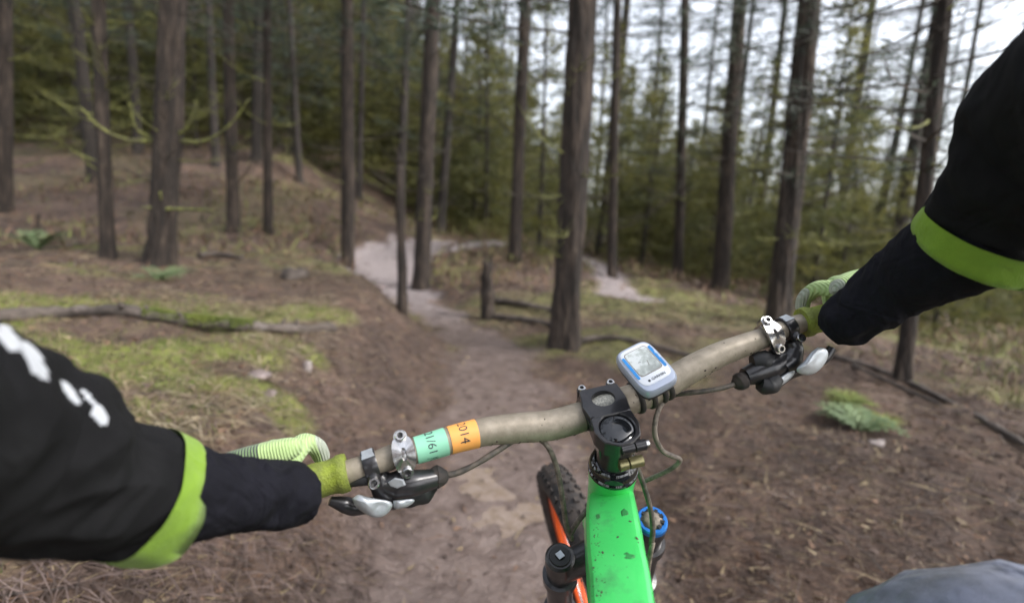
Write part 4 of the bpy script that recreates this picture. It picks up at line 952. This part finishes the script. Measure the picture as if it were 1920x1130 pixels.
face_text('~', .006, -.004, .004, 'ink'); face_text('/', .009, .003, -.002, 'hosegrey')

# ------------------------------------------------------------------ the rider
def cloth(name, base, c2, bump=.35, bs=900, rough=.92, sheen=.15):
    return mat(name, base, rough, spec=.2, c2=c2, scale=14, bump=bump, bscale=bs, sheen=sheen)
M['blackcloth'] = cloth('black_cloth', (.0095, .0095, .0105), (.006, .006, .007), sheen=0)
M['navycloth'] = cloth('navy_cloth', (.009, .009, .014), (.006, .006, .0095), sheen=0)
M['limecloth'] = cloth('lime_cloth', (.22, .36, .035), (.17, .29, .03))
M['whiteprint'] = cloth('white_print', (.55, .57, .60), (.48, .5, .54))
M['trouser'] = cloth('blue_grey_cloth', (.17, .19, .26), (.07, .078, .10))
M['skin'] = mat('skin', (.5, .32, .24), .55)
M['palefinger'] = cloth('pale_glove', (.55, .56, .57), (.45, .45, .46))
def folds(m, sc, dist, st=.7):
    n = m.node_tree; L = n.links.new; b = n.nodes['Principled BSDF']; tc = n.nodes['Texture Coordinate']; t = n.nodes.new('ShaderNodeTexNoise'); t.inputs['Scale'].default_value = sc; t.inputs['Detail'].default_value = 2; t.inputs['Distortion'].default_value = 1.2
    L(tc.outputs['Object'], t.inputs[0]); bp = n.nodes.new('ShaderNodeBump'); bp.inputs['Strength'].default_value = st; bp.inputs['Distance'].default_value = dist; L(t.outputs[0], bp.inputs['Height'])
    old = [x for x in n.nodes if x.type == 'BUMP' and x != bp][0]; L(bp.outputs[0], old.inputs['Normal'])
folds(M['blackcloth'], 16, .03); folds(M['navycloth'], 24, .02); folds(M['trouser'], 16, .03); folds(M['limecloth'], 22, .008)
def glove_mat(name, p0, d, loc, rib):
    m = mat(name, (.42, .62, .22), .85, sheen=.2); n = m.node_tree; L = n.links.new; b = n.nodes['Principled BSDF']; tc = n.nodes['Texture Coordinate']
    dp = n.nodes.new('ShaderNodeVectorMath'); dp.operation = 'DOT_PRODUCT'; L(tc.outputs['Object'], dp.inputs[0]); dp.inputs[1].default_value = d
    sb_ = n.nodes.new('ShaderNodeMath'); sb_.operation = 'SUBTRACT'; L(dp.outputs['Value'], sb_.inputs[0]); sb_.inputs[1].default_value = (p0-loc).dot(d)
    st = n.nodes.new('ShaderNodeMath'); st.operation = 'GREATER_THAN'; L(sb_.outputs[0], st.inputs[0]); st.inputs[1].default_value = 0
    si = n.nodes.new('ShaderNodeMath'); si.operation = 'MULTIPLY'; L(dp.outputs['Value'], si.inputs[0]); si.inputs[1].default_value = 2*math.pi/rib
    sn = n.nodes.new('ShaderNodeMath'); sn.operation = 'SINE'; L(si.outputs[0], sn.inputs[0])
    rp = n.nodes.new('ShaderNodeMapRange'); L(sn.outputs[0], rp.inputs[0]); rp.inputs[1].default_value = -.2; rp.inputs[2].default_value = .6
    m1 = n.nodes.new('ShaderNodeMix'); m1.data_type = 'RGBA'; L(rp.outputs[0], m1.inputs[0]); m1.inputs[6].default_value = (.035, .04, .045, 1); m1.inputs[7].default_value = (.22, .34, .15, 1)
    m0 = n.nodes.new('ShaderNodeMix'); m0.data_type = 'RGBA'; L(rp.outputs[0], m0.inputs[0]); m0.inputs[6].default_value = (.36, .50, .20, 1); m0.inputs[7].default_value = (.42, .57, .25, 1)
    m2 = n.nodes.new('ShaderNodeMix'); m2.data_type = 'RGBA'; L(st.outputs[0], m2.inputs[0]); L(m1.outputs[2], m2.inputs[6]); L(m0.outputs[2], m2.inputs[7])
    s3 = n.nodes.new('ShaderNodeMath'); s3.operation = 'GREATER_THAN'; L(sb_.outputs[0], s3.inputs[0]); s3.inputs[1].default_value = .038
    m3 = n.nodes.new('ShaderNodeMix'); m3.data_type = 'RGBA'; L(s3.outputs[0], m3.inputs[0]); L(m2.outputs[2], m3.inputs[6]); m3.inputs[7].default_value = (.36, .40, .32, 1); L(m3.outputs[2], b.inputs['Base Color'])
    bp_ = n.nodes.new('ShaderNodeBump'); bp_.inputs['Strength'].default_value = .6; bp_.inputs['Distance'].default_value = .001; L(sn.outputs[0], bp_.inputs['Height']); L(bp_.outputs[0], b.inputs['Normal'])
    return m
PLOC = cw(0, -.35, -.2); PLOC.z = H(PLOC.x, PLOC.y)
rider = empty('person', PLOC, 'rider in black jersey with lime cuffs and lime gloves gripping the handlebar', 'person')
class Skin:
    def __init__(s): s.v = []; s.e = []; s.r = []
    def pt(s, p, r, parent=None):
        s.v.append(Vector(p)); s.r.append(r if isinstance(r, tuple) else (r, r)); i = len(s.v)-1
        if parent is not None: s.e.append((parent, i))
        return i
    def chain(s, pts, start=None):
        for p, r in pts: start = s.pt(p, r, start)
        return start
    def build(s, name, m, parent, root=0, lv=2):
        off = rootloc(parent); me = bpy.data.meshes.new(name); me.from_pydata([p-off for p in s.v], s.e, []); me.materials.append(m); o = link(name, me, parent)
        o.modifiers.new('skin', 'SKIN')
        if not me.skin_vertices: bpy.context.view_layer.objects.active = o
        for i, sv in enumerate(me.skin_vertices[0].data): sv.radius = s.r[i]; sv.use_root = (i == root)
        o.modifiers['skin'].use_smooth_shade = True
        sb2 = o.modifiers.new('sub', 'SUBSURF'); sb2.levels = lv; sb2.render_levels = lv
        return o
def hand(sk, base, g, elbow, k, wrist_i=None, ip=0.0):
    """base: inner end of the grip, g: outward along the grip; k scales thickness. Fingers curl over the far side"""
    f = (f_-g*f_.dot(g)).normalized(); n = f.cross(g).normalized()
    if n.dot(UPc) < 0: n = -n
    Q = lambda s, a, b: base+g*s+f*a+n*b
    if wrist_i is None: wrist_i = sk.pt(elbow, .021*k)
    pc = sk.pt(Q(.078, -.034, .036), (.022*k, .015*k), wrist_i)
    pk = sk.pt(Q(.066, -.006, .040), (.024*k, .014*k), pc)
    fing = [(.040, .046, 1.0), (.059, .050, 1.04), (.077, .047, 1.0), (.094, .041, .85)]
    for j, (s, h, l) in enumerate(fing):
        r = (.0092 if j < 3 else .0080)*k
        kn_ = sk.pt(Q(s, .010, .033), r*1.12, pk)
        if j == 0:   # index reaches forward over the brake lever
            sk.chain([(Q(s-.008, .030, .022), r), (Q(s-.016, .037, .003), r*.92), (Q(s-.018, .032, -.016), r*.8)], kn_)
        else:
            sk.chain([(Q(s, .034*l, .020), r), (Q(s, .036*l, -.006), r*.92), (Q(s, .020*l, -.024), r*.85), (Q(s, .002, -.027), r*.72)], kn_)
    th = sk.chain([(Q(.066, -.026, .012), .0125*k), (Q(.056, -.022, -.002), .0105*k), (Q(.046, -.018, -.016), .0095*k), (Q(.038, -.004, -.024), .0080*k)], pc)
    return wrist_i, Q
LW = BL+oL*.0; 
for nm, b0, og_ in (('L', BL, oL), ('R', BR, oR)):
    wp, wp2 = (P(455, 895, .425), P(415, 915, .405)) if nm == 'L' else (P(1625, 548, .56), P(1660, 545, .53))
    sk = Skin(); wi, Q = hand(sk, b0, og_, wp, 1.12)
    gm_ = glove_mat('lime_glove', Q(.060, 0, 0), -og_, PLOC, .0023)
    sk.pt(wp2, .024, wi)
    go = sk.build('glove', gm_, rider)
    wq_ = wp+(Q(0, 0, .01)-Q(0, 0, 0)); kq = Q(.066, .010, .034); ya = (kq-wq_)*.5; zc = (Q(0, 0, .017)-Q(0, 0, 0)); zc = (zc-ya*(zc.dot(ya)/ya.dot(ya)))
    MB().blob((wq_+kq)*.5+zc*.35, og_*.040, ya*1.08, zc, 28, 18, pw=.7).build('glove_back', gm_, go)
# body: one continuous figure, head above and behind the camera
b = Skin(); pel = b.pt(cw(0, -.44, -.26), (.15, .12)); bel = b.pt(cw(0, -.28, -.25), (.135, .11), pel); chs = b.pt(cw(0, -.08, -.20), (.155, .115), bel); upc = b.pt(cw(0, .07, -.18), (.12, .09), chs)
nk_ = b.pt(cw(0, .17, -.13), .055, upc); hd = b.pt(cw(0, .25, -.09), (.075, .085), nk_); b.pt(cw(0, .33, -.07), (.065, .075), hd)
SHL, SHR = cw(-.19, .05, -.13), cw(.20, .09, -.12)
ELL, ELR = P(-140, 835, .26), P(2080, 215, .33)
for sh, elb, b0, og_, sd in ((SHL, P(-140, 800, .24), BL, oL, -1), (SHR, P(2080, 180, .33), BR, oR, 1)):
    s1 = b.pt(sh, .055, upc); s2 = b.pt((sh+elb)/2, .044, s1); s3 = b.pt(elb, .040, s2)
    for q, rr in (((P(150, 895, .31), .036), (P(330, 925, .36), .030)) if sd < 0 else ((P(1870, 410, .425), .036), (P(1740, 500, .48), .029))): s3 = b.pt(q, rr, s3)
    f = (f_-og_*f_.dot(og_)).normalized(); n = f.cross(og_).normalized(); n = n if n.dot(UPc) > 0 else -n
    s5 = b.pt(P(455, 895, .425) if sd < 0 else P(1625, 548, .56), .018, s3); hand(b, b0, og_, None, .72, s5)
KR, KL = cw(.240, -.312, .345), cw(-.25, -.50, .22)
for sd, kn_, an in ((1, KR, cw(.20, -.70, .10)), (-1, KL, cw(-.12, -.90, .05))):
    h1 = b.pt(cw(.10*sd, -.46, -.22), .085, pel); h2 = b.pt(P(2090, 1395, .29) if sd > 0 else cw(.10*sd, -.46, -.22).lerp(kn_, .5), .055, h1); h3 = b.pt(kn_, .055, h2); h4 = b.pt(kn_.lerp(an, .4), .052, h3); h5 = b.pt(an, .036, h4); b.pt(an+cdir(.01*sd, -.03, .14), .032, h5)
b.build('body', M['skin'], rider, 0, 2)
# clothing
MB().tube([cw(0, -.42, -.26), cw(0, -.28, -.25), cw(0, -.08, -.205), cw(0, .06, -.19), cw(0, .13, -.155)], [(.165, .125), (.15, .12), (.175, .128), (.15, .11), (.075, .07)], 32, flat=cdir(1, 0, 0), wob=.012, wsc=9).build('jersey', M['blackcloth'], rider)
MB().tube([SHL.lerp(SHR, -.06), SHL, cw(-.06, .085, -.165), cw(.06, .095, -.165), SHR, SHR.lerp(SHL, -.06)], [(.05, .05), (.075, .07), (.088, .078), (.088, .078), (.075, .07), (.05, .05)], 32, flat=cdir(0, 1, 0), wob=.006, wsc=12).build('jersey_shoulder', M['blackcloth'], rider)
# upper sleeves, wide open at the lime hem
blobs = [(14, 634, .28, 0.0050, 0.0088), (64, 674, .28, 0.0041, 0.0117), (132, 736, .28, 0.0023, 0.0082), (166, 745, .28, 0.0018, 0.0041), (188, 778, .28, 0.0038, 0.0070)]
BLB = [(P(x, y, z), ra, rb) for x, y, z, ra, rb in blobs]
def sx(q):
    return scr(q)
def picker(c, mi):
    x, y = sx(c); z = -(CM.inverted() @ c).z
    for (bx, by, bz, ra, rb) in blobs:
        pa, pb_ = ra*960/bz, rb*960/bz; dx, dy = x-bx, y-by; an = .95; u1 = dx*math.cos(an)+dy*math.sin(an); v1 = -dx*math.sin(an)+dy*math.cos(an)
        if (u1/pb_)**2+(v1/pa)**2 < 1+.45*mnoise.noise(c*45): return 1
    return mi
def sleeve(path, rad, hem, pick=None, sub=16, seg=96, wob=.006, hem_len=.019, hem_r=(1, 1)):
    sp = spline([(*p, r[0], r[1]) for p, r in zip(path, rad)], sub); n = len(sp)
    o = MB().tube([Vector(q[:3]) for q in sp], [(q[3], q[4]) for q in sp], seg, caps=False, flat=VW, wob=wob, wsc=13, pick=pick, fold=.0045, ff=26).build('sleeve', [M['blackcloth'], M['whiteprint']], rider)
    hs_ = spline([(*p, q[0], q[1]) for p, q in hem], 5)
    MB().tube([Vector(q[:3]) for q in hs_], [(q[3], q[4]) for q in hs_], 72, caps=False, flat=VW, wob=wob, wsc=13).build('lime_cuff', M['limecloth'], o)
    return o
def stube(path, rad, name, m, sub=12, seg=72, wob=.003, wsc=22, caps=True, flat=None, fold=.0035, ff=55):
    sp = spline([(*p, r[0], r[1]) for p, r in zip(path, rad)], sub)
    return MB().tube([Vector(q[:3]) for q in sp], [(q[3], q[4]) for q in sp], seg, caps=caps, flat=flat or VW, wob=wob, wsc=wsc, fold=fold, ff=ff).build(name, m, rider)
SL = [P(275, 927, .346), P(235, 917, .334), P(150, 905, .31), P(20, 850, .275), P(-140, 812, .24), SHL.lerp(P(-140, 800, .24), .4), SHL]
sleeve(SL, [(.040, .0405), (.0415, .0415), (.0435, .043), (.050, .050), (.058, .055), (.062, .06), (.07, .065)], [(P(258, 921, .341), (.0435, .0440)), (P(272, 925, .345), (.043, .0435)), (P(296, 934, .352), (.042, .0425)), (P(297, 934, .3525), (.040, .0405)), (P(285, 931, .349), (.0395, .040))], picker, 44, 240)
SR = [P(1850, 449, .44), P(1885, 400, .425), P(1960, 300, .385), P(2080, 180, .33), SHR.lerp(P(2080, 180, .33), .5), SHR]
sleeve(SR, [(.0485, .0485), (.051, .0505), (.058, .055), (.064, .06), (.064, .06), (.07, .065)], [(P(1872, 424, .43), (.0512, .051)), (P(1858, 440, .436), (.0515, .051)), (P(1838, 462, .444), (.0505, .050)), (P(1837, 463, .4445), (.0482, .048)), (P(1848, 451, .44), (.047, .047))], None, 14, 72)
# slim under sleeves from the elbow to over the hand
stube([P(240, 915, .335), P(330, 925, .36), P(410, 925, .385), P(480, 928, .405), P(530, 928, .421), P(556, 926, .430), P(574, 926, .437)], [(.034, .034), (.0345, .034), (.032, .030), (.0295, .027), (.029, .0265), (.0275, .024), (.0245, .021)], 'forearm_sleeve', M['navycloth'])
stube([P(1880, 420, .42), P(1815, 455, .445), P(1740, 500, .48), P(1680, 535, .51), P(1625, 575, .535), P(1575, 610, .555), P(1552, 627, .562)], [(.042, .042), (.042, .042), (.040, .038), (.035, .032), (.033, .030), (.029, .025), (.015, .012)], 'forearm_sleeve', M['navycloth'])
# trousers over hips and both legs
for sd, kn_, an in ((1, KR, cw(.20, -.70, .10)), (-1, KL, cw(-.12, -.90, .05))):
    hp_ = cw(.09*sd, -.46, -.24)
    stube([hp_, P(2090, 1395, .29) if sd > 0 else hp_.lerp(kn_, .5), kn_, kn_.lerp(an, .18), kn_.lerp(an, .55), an], [(.105, .10), (.066, .066), (.066, .066), (.066, .066), (.062, .062), (.05, .05)], 'trouser_leg', M['trouser'], wob=.010, wsc=16, fold=.010, ff=22)
MB().blob(cw(0, .31, -.085), cdir(.095, 0, 0), cdir(0, .02, .125), cdir(0, .10, -.02), 28, 16, wob=.02).build('helmet', M['blackp'], rider)
